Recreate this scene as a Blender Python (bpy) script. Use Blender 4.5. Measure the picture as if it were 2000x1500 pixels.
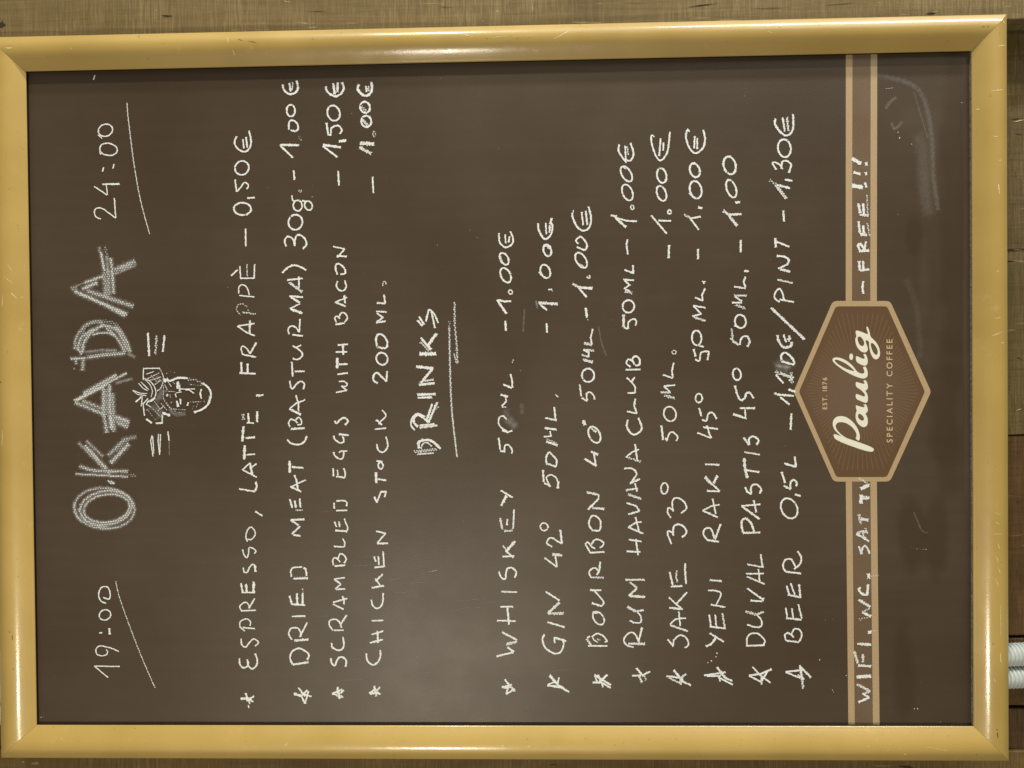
import bpy, bmesh, math, random
from mathutils import Vector, Matrix
from mathutils.geometry import tessellate_polygon
for o in list(bpy.data.objects): bpy.data.objects.remove(o)
scene = bpy.context.scene
rnd = random.Random(11)

# ---------------------------------------------------------------- camera
# The board hangs on a wall (world: +Z up, wall facing -Y).  The photo was taken with the
# camera rolled by 90 degrees, so the top of the board lies on the left of the picture.
# Board-plane frame used for building: u = down the board, v = towards its left side,
# h = out from the panel face.  world = (X0 - v, -h, Z0 - u)
X0, Z0 = 0.29, 1.90
F = 1444.0                                     # focal length in pixels of the 2000x1500 photo
CR = ((0.99962669, 0.00997068, -0.02543752), (-0.00970448, 0.99989708, 0.0105668), (0.02554026, -0.010316, 0.99962057))
CC = (0.44284168, 0.27358004, 0.64929695)
def W(u, v, h): return Vector((X0 - v, -h, Z0 - u))
def uv_at(px, py, h=0.0):
    """board-plane position (u, v) of a point that stands h in front of the panel"""
    a = ((px - 1000) / F, (py - 750) / F, -1.0)
    d = [sum(CR[r][k] * a[r] for r in range(3)) for k in range(3)]
    t = (h - CC[2]) / d[2]
    return CC[0] + d[0] * t, CC[1] + d[1] * t
def at(px, py, h=0.0):
    u, v = uv_at(px, py, h)
    return W(u, v, h)
cam_d = bpy.data.cameras.new('camera'); cam = bpy.data.objects.new('camera', cam_d)
scene.collection.objects.link(cam); scene.camera = cam
def dirw(r): return Vector((-r[1], -r[2], -r[0]))
rx, dn, bk = dirw(CR[0]), dirw(CR[1]), dirw(CR[2])
M = Matrix((rx, -dn, bk)).transposed().to_4x4()
M.translation = W(*CC)
cam.matrix_world = M
cam_d.sensor_width = 36.0; cam_d.lens = 36.0 * F / 2000.0
cam_d.clip_start = 0.02; cam_d.clip_end = 50

# ---------------------------------------------------------------- light of the room
world = bpy.data.worlds.new('World'); scene.world = world; world.use_nodes = True
bg = world.node_tree.nodes['Background']
bg.inputs[0].default_value = (1.0, 0.93, 0.78, 1); bg.inputs[1].default_value = 0.175
scene.view_settings.view_transform = 'Standard'; scene.view_settings.look = 'None'
scene.view_settings.exposure = 0.0; scene.view_settings.gamma = 1.0
def lamp(name, u, v, h, w, l, power, col, tgt=(0.43, 0.28, 0.0)):
    d = bpy.data.lights.new(name, 'AREA'); d.shape = 'RECTANGLE'; d.size = w; d.size_y = l
    d.energy = power; d.color = col
    o = bpy.data.objects.new(name, d); scene.collection.objects.link(o)
    p = W(u, v, h); o.location = p
    z = (p - W(*tgt)).normalized(); x = Vector((0, 0, -1)); x = (x - z * x.dot(z)).normalized(); y = z.cross(x)
    o.matrix_world = Matrix.Translation(p) @ Matrix((x, y, z)).transposed().to_4x4()      # long side lies along the rails
    return o
lamp('room_lamp', 0.20, 1.00, 1.30, 0.16, 0.16, 11.0, (1.0, 0.90, 0.72))
lamp('side_lamp', 0.12, -1.86, 1.00, 0.12, 0.07, 33.0, (1.0, 0.94, 0.80))
lamp('tube_lamp', 1.55, -2.20, 0.82, 1.20, 0.12, 66.0, (1.0, 0.97, 0.88))
lamp('broad_lamp', 1.25, -0.95, 1.00, 0.60, 0.60, 4.5, (1.0, 0.96, 0.84))

# ---------------------------------------------------------------- helpers
C = scene.collection
def tag(o, label=None, cat=None, group=None, kind=None):
    if label: o['label'] = label
    if cat: o['category'] = cat
    if group: o['group'] = group
    if kind: o['kind'] = kind
    return o
def empty(name, loc):
    o = bpy.data.objects.new(name, None); C.objects.link(o); o.location = loc; o.empty_display_size = 0.05
    return o
def part(name, verts, faces, m, parent, label=None, smooth=False, origin=None, kind=None):
    """one mesh object; verts in world coordinates, stored relative to the thing's origin"""
    org = Vector(origin) if origin is not None else Vector((0, 0, 0))
    me = bpy.data.meshes.new(name)
    me.from_pydata([tuple(Vector(v) - org) for v in verts], [], faces)
    me.materials.append(m)
    if smooth: me.polygons.foreach_set('use_smooth', [True] * len(me.polygons))
    me.update()
    o = bpy.data.objects.new(name, me); C.objects.link(o)
    if parent: o.parent = parent
    if label: o['label'] = label
    if kind: o['kind'] = kind
    return o

class NT:
    def __init__(s, name):
        s.m = bpy.data.materials.new(name); s.m.use_nodes = True
        s.t = s.m.node_tree; s.b = s.t.nodes['Principled BSDF']; s.out = s.t.nodes['Material Output']
        s.tc = s.n('ShaderNodeTexCoord')
    def n(s, typ, **kw):
        x = s.t.nodes.new(typ)
        for k, v in kw.items(): setattr(x, k, v)
        return x
    def put(s, sock, v):
        if hasattr(v, 'is_output'): s.t.links.new(v, sock)
        elif v is not None: sock.default_value = v
    def math(s, op, a, b=None, c=None, clamp=False):
        x = s.n('ShaderNodeMath', operation=op); x.use_clamp = clamp
        s.put(x.inputs[0], a); s.put(x.inputs[1], b)
        if c is not None: s.put(x.inputs[2], c)
        return x.outputs[0]
    def vmath(s, op, a, b=None, scale=None):
        x = s.n('ShaderNodeVectorMath', operation=op)
        s.put(x.inputs[0], a); s.put(x.inputs[1], b)
        if scale is not None: s.put(x.inputs['Scale'], scale)
        return x.outputs['Value'] if op in ('DOT_PRODUCT', 'LENGTH') else x.outputs[0]
    def ramp(s, v, lo, hi, a=0.0, b=1.0, smooth=True):
        x = s.n('ShaderNodeMapRange'); x.interpolation_type = 'SMOOTHSTEP' if smooth else 'LINEAR'
        s.put(x.inputs['Value'], v); s.put(x.inputs['From Min'], lo); s.put(x.inputs['From Max'], hi)
        s.put(x.inputs['To Min'], a); s.put(x.inputs['To Max'], b)
        return x.outputs[0]
    def noise(s, vec, scale, detail=3, rough=0.6, dist=0.0):
        x = s.n('ShaderNodeTexNoise'); s.put(x.inputs['Vector'], vec)
        x.inputs['Scale'].default_value = scale; x.inputs['Detail'].default_value = detail
        x.inputs['Roughness'].default_value = rough; x.inputs['Distortion'].default_value = dist
        return x.outputs[0]
    def mapping(s, vec, scale=(1, 1, 1), loc=(0, 0, 0), rot=(0, 0, 0)):
        x = s.n('ShaderNodeMapping'); s.put(x.inputs['Vector'], vec)
        x.inputs['Scale'].default_value = scale; x.inputs['Location'].default_value = loc; x.inputs['Rotation'].default_value = rot
        return x.outputs[0]
    def mix(s, f, a, b, typ='MIX'):
        x = s.n('ShaderNodeMix', data_type='RGBA', blend_type=typ)
        s.put(x.inputs[0], f); s.put(x.inputs[6], a); s.put(x.inputs[7], b)
        return x.outputs[2]
    def bump(s, h, strength, dist):
        x = s.n('ShaderNodeBump'); x.inputs['Strength'].default_value = strength; x.inputs['Distance'].default_value = dist
        s.put(x.inputs['Height'], h); s.put(s.b.inputs['Normal'], x.outputs[0]); return x
def rgb(r, g, b): return (r, g, b, 1)

BO = W(0.44, 0.28, 0.0)                          # the board's own origin
def loc(px, py, h=0.0): return at(px, py, h) - BO
PITCH = 0.0023
def hexdots(n, vec):
    k = 2 * math.pi / (PITCH * 0.866)
    tot = None
    for a in (0.10, 0.10 + math.pi / 3, 0.10 + 2 * math.pi / 3):
        d = n.vmath('DOT_PRODUCT', vec, (math.cos(a) * k, 0, math.sin(a) * k))
        c = n.math('COSINE', d)
        tot = c if tot is None else n.math('ADD', tot, c)
    return n.ramp(tot, -1.5, 3.0, smooth=False)      # 0..1, bright spots in a hexagonal lattice

# ---------------------------------------------------------------- materials
def mat_gold():
    n = NT('gold_paint'); P = n.tc.outputs['Object']
    big = n.noise(P, 9, 3); fine = n.noise(P, 900, 2)
    col = n.mix(n.ramp(big, .3, .7), rgb(.395, .268, .068), rgb(.45, .312, .085))
    dirt = n.ramp(n.noise(P, 60, 5, .7), .60, .78, 0, .35)
    col = n.mix(dirt, col, rgb(.56, .42, .19))
    spk = n.ramp(n.noise(P, 420, 1, .5), .76, .80, 0, .8)
    col = n.mix(spk, col, rgb(.16, .09, .03))
    n.put(n.b.inputs['Base Color'], col)
    n.b.inputs['Metallic'].default_value = 0.0
    n.put(n.b.inputs['Roughness'], n.ramp(n.noise(P, 35, 4), .3, .7, .42, .52))
    n.b.inputs['Coat Weight'].default_value = 0.5
    n.put(n.b.inputs['Coat Roughness'], n.ramp(n.noise(P, 50, 4), .3, .7, .14, .20))
    bm = n.bump(n.math('ADD', fine, n.math('MULTIPLY', n.noise(P, 250, 2), .8)), .16, .0002); n.put(n.b.inputs['Coat Normal'], bm.outputs[0])
    return n.m
def mat_panel():
    n = NT('brown_vinyl'); P = n.tc.outputs['Object']
    base = n.mix(n.ramp(n.noise(P, 6, 3), .3, .7), rgb(.038, .0225, .0105), rgb(.045, .0270, .0130))
    # film of rubbed-in chalk, wiped away here and there
    haze = n.ramp(n.noise(n.mapping(P, (1, 1, 1)), 5, 4, .55), .25, .75, .35, 1.0)
    stre = n.ramp(n.noise(n.mapping(P, (40, 1, 2.2), rot=(0, .15, 0)), 3, 4, .6), .35, .7, .88, 1.06)
    haze = n.math('MULTIPLY', haze, stre)
    def blob(px, py, rx_, ry_, soft=.5):
        c = loc(px, py); s = 0.00045
        d = n.vmath('SUBTRACT', P, tuple(c))
        wob = n.noise(P, 22, 3, .6); 
        d = n.vmath('MULTIPLY', d, (1 / (ry_ * s), 0, 1 / (rx_ * s)))
        l = n.math('ADD', n.vmath('LENGTH', d), n.ramp(wob, .2, .8, -.3, .3))
        return n.ramp(l, 1.0 - soft, 1.0 + soft * .4, 1.0, 0.0)
    for b in ((1862, 420, 30, 420, .5), (1785, 465, 20, 52, .35), (1780, 1050, 30, 70, .5), (1765, 1320, 24, 110, .6),
              (1830, 1040, 24, 90, .5), (1850, 820, 36, 160, .6)):
        haze = n.math('MULTIPLY', haze, n.math('SUBTRACT', 1.0, n.math('MULTIPLY', blob(*b), .6)))
    for b in ((1812, 330, 20, 110, .8, 1.0), (1800, 230, 60, 22, .7, .4), (1805, 545, 14, 90, .8, .5), (1890, 600, 9, 500, .6, 1.0),
              (1850, 700, 300, 14, .9, .25)):
        haze = n.math('ADD', haze, n.math('MULTIPLY', blob(*b[:5]), b[5] * .7))
    col = n.mix(n.math('MULTIPLY', haze, .046), base, rgb(.60, .53, .43))
    specks = n.ramp(n.noise(P, 700, 1, .5), .80, .84, 0, .5)
    col = n.mix(specks, col, rgb(.6, .58, .5))
    n.put(n.b.inputs['Base Color'], col)
    n.put(n.b.inputs['Roughness'], n.ramp(n.noise(P, 14, 4), .3, .7, .43, .47))
    n.b.inputs['Specular IOR Level'].default_value = 0.40
    dots = hexdots(n, P)
    h = n.math('ADD', n.math('MULTIPLY', dots, .55), n.math('MULTIPLY', n.noise(P, 1500, 2), .45))
    h = n.math('ADD', h, n.math('MULTIPLY', n.noise(n.mapping(P, (1.5, 1, 60)), 20, 2), .3))
    n.bump(h, .42, .00010)
    return n.m
def mat_chalk():
    n = NT('chalk'); P = n.tc.outputs['Object']
    a = n.n('ShaderNodeUVMap', uv_map='across'); sx = n.n('ShaderNodeSeparateXYZ'); n.put(sx.inputs[0], a.outputs[0])
    e = n.n('ShaderNodeUVMap', uv_map='ends'); se = n.n('ShaderNodeSeparateXYZ'); n.put(se.inputs[0], e.outputs[0])
    across, endd, op = sx.outputs[0], sx.outputs[1], se.outputs[0]
    side = n.math('SUBTRACT', 1.0, n.math('ABSOLUTE', n.math('SUBTRACT', n.math('MULTIPLY', across, 2.0), 1.0)))
    edge = n.math('MINIMUM', side, endd)
    grit = n.noise(P, 1300, 3, .7)
    grit2 = n.noise(P, 500, 3, .6)
    dots = hexdots(n, P)
    thr = n.math('ADD', n.math('MULTIPLY', grit, .55), n.math('MULTIPLY', grit2, .35))
    thr = n.math('ADD', thr, n.math('MULTIPLY', n.math('SUBTRACT', .45, dots), n.ramp(op, .5, .86, .90, .40, smooth=False)))
    # pressure: full in the middle of the stroke, breaking up towards the edges
    pr = n.math('ADD', n.math('MULTIPLY', n.ramp(edge, 0.0, .55, smooth=False), .62), n.math('MULTIPLY', op, .55))
    al = n.ramp(n.math('SUBTRACT', pr, thr), .24, .54)
    al = n.math('MULTIPLY', al, n.ramp(op, 0, .9, .10, 1.0, smooth=False))
    al = n.math('MULTIPLY', al, n.ramp(edge, 0.0, .18))
    al = n.math('MULTIPLY', al, n.ramp(n.noise(P, 900, 3, .75), .30, .55, .62, 1.0))
    # rubbed or lightly dusted chalk (low pressure) is a soft film instead of grains
    soft = n.math('MULTIPLY', n.math('MULTIPLY', op, n.ramp(edge, 0.0, .9)), n.ramp(n.noise(P, 350, 4, .7), .3, .7, .35, 1.15))
    al = n.mix(n.ramp(op, .36, .30), al, soft)
    n.b.inputs['Base Color'].default_value = rgb(.77, .80, .81)
    n.b.inputs['Roughness'].default_value = .95
    n.b.inputs['Specular IOR Level'].default_value = .1
    n.put(n.b.inputs['Alpha'], al)
    return n.m
def mat_plain(name, col, rough, metal=0, spec=.4, var=.12, scale=30):
    n = NT(name); P = n.tc.outputs['Object']
    f = n.noise(P, scale, 4, .65)
    a = tuple(c * (1 - var) for c in col) + (1,); b = tuple(c * (1 + var) for c in col) + (1,)
    n.put(n.b.inputs['Base Color'], n.mix(n.ramp(f, .3, .7), a, b))
    n.b.inputs['Roughness'].default_value = rough; n.b.inputs['Metallic'].default_value = metal
    n.b.inputs['Specular IOR Level'].default_value = spec
    return n.m
def mat_print(name, col, grain=.10):
    n = NT(name); P = n.tc.outputs['Object']
    f = n.noise(P, 800, 2, .7); g = n.noise(P, 12, 3)
    a = tuple(c * (1 - grain) for c in col) + (1,); b = tuple(c * (1 + grain) for c in col) + (1,)
    c1 = n.mix(n.ramp(f, .3, .7), a, b)
    c1 = n.mix(n.math('MULTIPLY', n.ramp(g, .3, .7), .05), c1, rgb(.6, .56, .48))
    n.put(n.b.inputs['Base Color'], c1)
    n.b.inputs['Roughness'].default_value = .45; n.b.inputs['Specular IOR Level'].default_value = .4
    n.bump(n.math('ADD', n.math('MULTIPLY', hexdots(n, P), .55), n.math('MULTIPLY', n.noise(P, 1500, 2), .45)), .3, .0001)
    return n.m
def mat_badge():
    n = NT('badge_print'); P = n.tc.outputs['Object']
    d = n.vmath('LENGTH', n.vmath('SUBTRACT', P, tuple(loc(1680, 765))))
    col = n.mix(n.ramp(d, .008, .060), rgb(.135, .088, .058), rgb(.110, .062, .030))
    n.put(n.b.inputs['Base Color'], col)
    n.b.inputs['Roughness'].default_value = .45; n.b.inputs['Specular IOR Level'].default_value = .4
    return n.m
def mat_wood():
    n = NT('rough_sawn_wood'); P = n.tc.outputs['Object']
    oi = n.n('ShaderNodeObjectInfo')
    Q = n.vmath('ADD', P, n.vmath('MULTIPLY', oi.outputs['Location'], (3.1, 0, 0)))
    grain = n.noise(n.mapping(Q, (30, 30, 1.6), rot=(0, .05, 0)), 3.0, 6, .6, 1.4)    # fibres along the plank
    saw = n.noise(n.mapping(Q, (26, 26, 560), rot=(0, .02, 0)), 1.0, 5, .8)              # fine saw marks across it
    saw2 = n.noise(n.mapping(Q, (22, 22, 130), rot=(0, .05, 0)), 1.0, 4, .8)
    blot = n.noise(Q, 6, 5, .65)
    patch = n.ramp(n.noise(Q, 11, 4, .6), .35, .65, .35, 1.0)                         # the saw bit unevenly
    c = n.mix(n.ramp(grain, .2, .85), rgb(.150, .112, .054), rgb(.205, .163, .086))
    c = n.mix(n.math('MULTIPLY', n.ramp(saw, .44, .62, 0, .75), patch), c, rgb(.33, .28, .17))
    c = n.mix(n.math('MULTIPLY', n.ramp(saw2, .54, .68, 0, .5), patch), c, rgb(.095, .070, .034))
    c = n.mix(n.ramp(blot, .48, .72, 0, .6), c, rgb(.105, .078, .036))
    line = n.noise(n.mapping(Q, (70, 70, 1.2), rot=(0, .05, 0)), 3.0, 3, .55, .8)
    c = n.mix(n.ramp(line, .60, .70, 0, .30), c, rgb(.075, .054, .026))
    v = n.n('ShaderNodeTexVoronoi'); v.inputs['Scale'].default_value = 5.0; n.put(v.inputs['Vector'], n.mapping(Q, (2.2, 1, 1)))
    c = n.mix(n.ramp(v.outputs['Distance'], .05, .11, .85, 0), c, rgb(.04, .028, .018))     # knots
    hair = n.ramp(n.noise(n.mapping(Q, (60, 60, 5), rot=(0, .2, 0)), 5, 2, .5, .6), .70, .72, 0, .6)
    c = n.mix(hair, c, rgb(.5, .45, .3))
    c = n.mix(1.0, c, oi.outputs['Color'], 'MULTIPLY')
    n.put(n.b.inputs['Base Color'], c)
    n.b.inputs['Roughness'].default_value = .72; n.b.inputs['Specular IOR Level'].default_value = .3
    h = n.math('ADD', n.math('MULTIPLY', saw, .7), n.math('MULTIPLY', grain, .8))
    n.bump(h, .8, .0009)
    return n.m
GOLD, PANEL, CHALK, WOOD = mat_gold(), mat_panel(), mat_chalk(), mat_wood()
GASKET = mat_plain('black_plastic_edge', (.012, .009, .006), .5)
DUST = mat_plain('chalk_dusted_edge', (.20, .19, .16), .9, var=.8, scale=900)
BACK = mat_plain('backing_board', (.10, .08, .05), .8)
TAN = mat_print('tan_print', (.40, .290, .165))
BAND = mat_print('brown_band_print', (.125, .080, .045))
BADGE = mat_badge()
RAY = mat_print('ray_print', (.155, .098, .055), .05)
WHITE = mat_print('white_print', (.72, .72, .62), .03)
PVC = mat_plain('grey_pvc', (.47, .52, .52), .42, spec=.5, var=.06)
SCUFF = mat_plain('scuffed_paint', (.72, .62, .38), .7, var=.25, scale=600)
NICK = mat_plain('dark_nick', (.10, .06, .02), .7)

# ---------------------------------------------------------------- the wall behind the board
WH = -0.034
wall = empty('plank_wall', W(0.44, 0.28, WH - 0.03))
tag(wall, 'wall of rough sawn olive brown wooden planks behind the framed menu board', 'wall')
def plank(y0, y1, h, col, seedshift):
    u0, u1 = -0.35, 1.35
    v0 = uv_at(1985, y0, h)[1]; v1 = uv_at(1985, y1, h)[1]
    org = W(0.44, (v0 + v1) / 2, h)
    r = random.Random(seedshift); N = 60
    V, Fc = [], []
    th = 0.022
    for i in range(N + 1):
        u = u0 + (u1 - u0) * i / N
        j0 = (r.random() - .5) * .0010; j1 = (r.random() - .5) * .0010
        a, b = v0 + j0, v1 + j1; e = .0007
        for (vv, hh) in ((a, h - th), (a, h - e), (a + e, h), (b - e, h), (b, h - e), (b, h - th)):
            V.append(W(u, vv, hh))
    for i in range(N):
        for k in range(5):
            a = i * 6 + k
            Fc.append((a, a + 6, a + 7, a + 1))
    Fc.append(tuple(range(6))); Fc.append(tuple(reversed(range(N * 6, N * 6 + 6))))
    o = part('plank', V, Fc, WOOD, wall, origin=org)
    o.location = org - wall.location
    o.color = tuple(col) + (1,)
    return o
for k, (y0, y1, dh, c) in enumerate((
        (-760, -372, 0, (.85, .80, .66)), (-368, 37, 0.026, (.86, .79, .62)), (39, 487, 0, (.50, .46, .30)), (488, 511, -.001, (.58, .53, .38)),
        (512, 849, 0.001, (.50, .47, .29)), (850, 1242, 0, (.40, .27, .15)), (1246, 1377, -.001, (.50, .38, .26)),
        (1384, 1464, -.001, (.40, .29, .22)), (1468, 1900, 0.003, (.66, .52, .32)), (1904, 2300, 0, (.7, .62, .45)))):
    plank(y0, y1, WH + dh, c, 5 + k)
CRACK = mat_plain('dark_crack', (.030, .020, .010), .9)
def crack(px, py, l, w, ang, h, name='wood_crack', m=None):
    n_ = 9; V, a = [], math.radians(ang); r = random.Random(int(px * 7 + py))
    for i in range(n_):
        t = i / (n_ - 1); s_ = (t - .5) * l; b = w * math.sin(math.pi * min(max(t, .05), .95)) * r.uniform(.5, 1.2)
        j = r.uniform(-.25, .25) * w
        for sd in (-1, 1):
            V.append(at(px + s_ * math.cos(a) - math.sin(a) * (b * sd + j), py + s_ * math.sin(a) + math.cos(a) * (b * sd + j), h + .00025))
    return V, [(2 * i, 2 * i + 1, 2 * i + 3, 2 * i + 2) for i in range(n_ - 1)]
PH1 = WH + .026
for k_, (a_, h_) in enumerate((((1373, 10, 58, 1.3, -7), PH1), ((326, 31, 22, 1.6, 2), PH1), ((1819, 26, 20, 2.6, -6), PH1), ((2, 48, 18, 7, 0), PH1), ((1640, 8, 60, .5, -4), PH1), ((1500, 16, 90, .45, -2), PH1),
        ((1240, 6, 50, .4, 3), PH1), ((620, 22, 40, .5, 0), PH1), ((870, 14, 34, .5, 2), PH1), ((1770, 1498, 30, 2.4, 4), WH + .003), ((1080, 1494, 16, .8, 0), WH + .003),
        ((1985, 232, 26, .9, -8), WH), ((1990, 262, 18, .7, 10), WH), ((1984, 340, 14, .6, 80), WH), ((1992, 700, 14, .8, 20), WH + .001), ((1986, 1120, 20, .5, 84), WH), ((1990, 980, 12, .6, 0), WH))):
    V_, F_ = crack(*a_, h_)
    part('wood_crack', V_, F_, CRACK, wall, origin=wall.location)
LIGHT = mat_plain('raised_splinter', (.50, .42, .26), .8)
for a_, h_ in (((1826, 24, 14, 1.2, -25), PH1), ((1040, 15, 16, .5, 80), PH1), ((305, 20, 5, .6, 60), PH1), ((972, 22, 6, .8, 30), PH1), ((1990, 236, 22, 1.2, -12), WH), ((1988, 488, 26, .7, 2), WH - .001),
               ((1990, 510, 26, .6, 2), WH - .001), ((560, 3, 18, .6, 12), PH1), ((45, 1488, 5, .8, 0), WH + .003), ((1990, 800, 12, .8, -20), WH + .001)):
    V_, F_ = crack(*a_, h_)
    part('splinter', V_, F_, LIGHT, wall, origin=wall.location)
bk_ = part('wall_batten_ground', [W(u, v, WH - .03) for (u, v) in ((-.36, -.8), (1.36, -.8), (1.36, 1.1), (-.36, 1.1))] , [(0, 1, 2, 3)],
           mat_plain('dark_sheathing', (.02, .015, .01), .9), wall, origin=wall.location)
bk_.name = 'sheathing'

# ---------------------------------------------------------------- two corrugated conduits
def conduit(pR, pL, label):
    hc = WH + 0.0115
    a = at(2210, pR + (pR - pL) * .11, hc); b = at(-260, pL - (pR - pL) * .13, hc)
    ax = (b - a); L = ax.length; ax.normalize()
    s1 = ax.cross(Vector((0, 1, 0))).normalized(); s2 = ax.cross(s1)
    pitch = 0.0035; n = int(L / pitch); V, Fc = [], []; SEG = 20
    prof = [(q_ / 8, .0074 + .0027 * abs(math.sin(math.pi * q_ / 8)) ** .6) for q_ in range(8)]
    rings = 0
    for i in range(n):
        for (t, r) in prof:
            p = a + ax * ((i + t) * pitch)
            for k in range(SEG):
                q = 2 * math.pi * k / SEG
                V.append(p + (s1 * math.cos(q) + s2 * math.sin(q)) * r)
            rings += 1
    for i in range(rings - 1):
        for k in range(SEG):
            a0 = i * SEG + k; a1 = i * SEG + (k + 1) % SEG
            Fc.append((a0, a1, a1 + SEG, a0 + SEG))
    org = (V[0] + V[-1]) / 2
    o = part('corrugated_conduit', V, Fc, PVC, None, smooth=True, origin=org); o.location = org
    tag(o, label, 'conduit', 'corrugated conduits running behind the board')
conduit(1278, 1350, 'pale grey corrugated conduit behind the board, the one nearer the centre of the board')
conduit(1321, 1393, 'pale grey corrugated conduit behind the board, the one nearer the outer edge of the frame')

# ---------------------------------------------------------------- the framed board
board = empty('menu_board', BO)
tag(board, 'brown chalk menu board in a gold snap frame with white chalk writing', 'menu board')
LIP, OUTH = 0.0045, 0.0073
inner = [(50, 139), (1898, 99), (1902, 1419), (71, 1416.5)]
outer = [(-20, 73), (1966, 28), (1970, 1486), (2.5, 1480)]
inn = [uv_at(x, y, LIP) for x, y in inner]; out = [uv_at(x, y, OUTH) for x, y in outer]
PROF = [(0, -.0008), (.006, -.0002), (.03, .0002), (.07, .0011), (.12, .00215), (.18, .00335), (.24, .0045), (.30, .0055), (.36, .0064), (.42, .0071),
        (.48, .0076), (.54, .0079), (.60, .00805), (.66, .0080), (.72, .0077), (.78, .00715), (.84, .0063), (.90, .0052), (.95, .0043),
        (.985, .0036), (1.0, .0028), (1.0, -.003), (1.0, -.010)]
def prof_h(s):
    for (a, ha), (b, hb) in zip(PROF, PROF[1:]):
        if a <= s <= b and b > a: return LIP + ha + (hb - ha) * (s - a) / (b - a)
    return LIP
def lerp(a, b, t): return (a[0] + (b[0] - a[0]) * t, a[1] + (b[1] - a[1]) * t)
rails = []
labels = ['top rail of the gold frame', 'right rail of the gold frame', 'bottom rail of the gold frame', 'left rail of the gold frame']
for i in range(4):
    # pictures's left side is the board's top
    ca, cb = (i + 3) % 4, i
    V, Fc = [], []; N = 36; K = len(PROF)
    for a in range(N + 1):
        t = a / N
        for (s, dh) in PROF:
            A = lerp(inn[ca], out[ca], s); B = lerp(inn[cb], out[cb], s)
            p = lerp(A, B, min(max(t, .00012), .99988))
            V.append(W(p[0], p[1], LIP + dh))
    for a in range(N):
        for k in range(K - 1):
            q = a * K + k
            Fc.append((q, q + 1, q + K + 1, q + K))
    r = part('frame_rail', V, Fc, GOLD, board, labels[i], smooth=True, origin=BO)
    rails.append(r)
    # the plastic edge under the lip
    V = []
    for (c_, d_) in ((ca, cb),):
        for t in (0, 1):
            P_ = inn[c_] if t == 0 else inn[d_]; O_ = out[c_] if t == 0 else out[d_]
            e = lerp(P_, O_, .022)
            V += [W(e[0], e[1], LIP - .0004), W(e[0], e[1], -.0004), W(*lerp(P_, O_, .10), LIP - .0004), W(*lerp(P_, O_, .10), -.0004)]
    part('frame_gasket', V, [(0, 1, 5, 4), (0, 4, 6, 2), (2, 6, 7, 3), (1, 3, 7, 5)], DUST if i == 2 else GASKET, r, origin=BO)
# panel and its backing
ring = [lerp(inn[k], out[k], .5) for k in range(4)]
panel = part('writing_panel', [W(p[0], p[1], 0) for p in ring] + [W(p[0], p[1], -.0012) for p in ring],
             [(0, 1, 2, 3), (7, 6, 5, 4), (0, 4, 5, 1), (1, 5, 6, 2), (2, 6, 7, 3), (3, 7, 4, 0)], PANEL, board, origin=BO)
part('backing_board', [W(p[0], p[1], -.0016) for p in ring] + [W(p[0], p[1], -.0056) for p in ring],
     [(0, 1, 2, 3), (7, 6, 5, 4), (0, 4, 5, 1), (1, 5, 6, 2), (2, 6, 7, 3), (3, 7, 4, 0)], BACK, board, origin=BO)

# ---------------------------------------------------------------- printed strip and badge
def quad_print(pts, h, m, name, parent=board, label=None):
    return part(name, [at(x, y, h) for x, y in pts], [tuple(range(len(pts)))], m, parent, label, origin=BO)
def stripe(xt, xm, xb, y0, y1):
    """polyline positions of an edge at y=100, 560..940, 1420"""
    def X(y):
        if y < 560: return xt + (xm - xt) * (y - 100) / 460
        if y < 940: return xm
        return xm + (xb - xm) * (y - 940) / 480
    return X
def band(e0, e1, y0, y1, h, m, name, label=None):
    X0_, X1_ = stripe(*e0, y0, y1), stripe(*e1, y0, y1); n = 10; V, Fc = [], []
    for i in range(n + 1):
        y = y0 + (y1 - y0) * i / n
        V += [at(X0_(y), y, h), at(X1_(y), y, h)]
    for i in range(n): Fc.append((2 * i, 2 * i + 1, 2 * i + 3, 2 * i + 2))
    part(name, V, Fc, m, board, label, origin=BO)
E1, E2, E3, E4 = (1652, 1651.8, 1657), (1665, 1664, 1669.6), (1700.6, 1699.8, 1705), (1713.4, 1712.6, 1718)
for (y0, y1) in ((85, 592), (936, 1430)):
    band(E2, E3, y0, y1, .00004, BAND, 'printed_brown_band')
    band(E1, E2, y0, y1, .00007, TAN, 'printed_tan_stripe')
    band(E3, E4, y0, y1, .00007, TAN, 'printed_tan_stripe')
def roundpoly(pts, r, n=7):
    out_ = []; m = len(pts)
    for i in range(m):
        p = Vector(pts[i]); a = (Vector(pts[i - 1]) - p).normalized(); b = (Vector(pts[(i + 1) % m]) - p).normalized()
        ang = a.angle(b); d = r / math.tan(ang / 2)
        A = p + a * d; B = p + b * d
        for k in range(n):
            t = k / (n - 1)
            out_.append(tuple(A * (1 - t) ** 2 + p * 2 * t * (1 - t) + B * t * t))
    return out_
hexo = roundpoly([(1550, 765), (1626.7, 587.8), (1738.5, 587.8), (1818.5, 765), (1738.3, 940.5), (1627.8, 940.7)], 13)
hexi = roundpoly([(1560.5, 765), (1632.5, 598.3), (1732.6, 598.2), (1806.5, 765), (1732.2, 931.6), (1633.6, 931.8)], 9)
def polymesh(polys, h, m, name, parent, label=None):
    pts = [Vector((x, y, 0)) for pl in polys for (x, y) in pl]
    tris = tessellate_polygon([[Vector((x, y, 0)) for (x, y) in pl] for pl in polys])
    return part(name, [at(p.x, p.y, h) for p in pts], [tuple(t) for t in tris], m, parent, label, origin=BO)
badge = polymesh([hexo], .00010, TAN, 'printed_badge', board, 'hexagonal coffee badge printed on the lower end of the board')
polymesh([hexi], .00014, BADGE, 'badge_field', badge)
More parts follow.
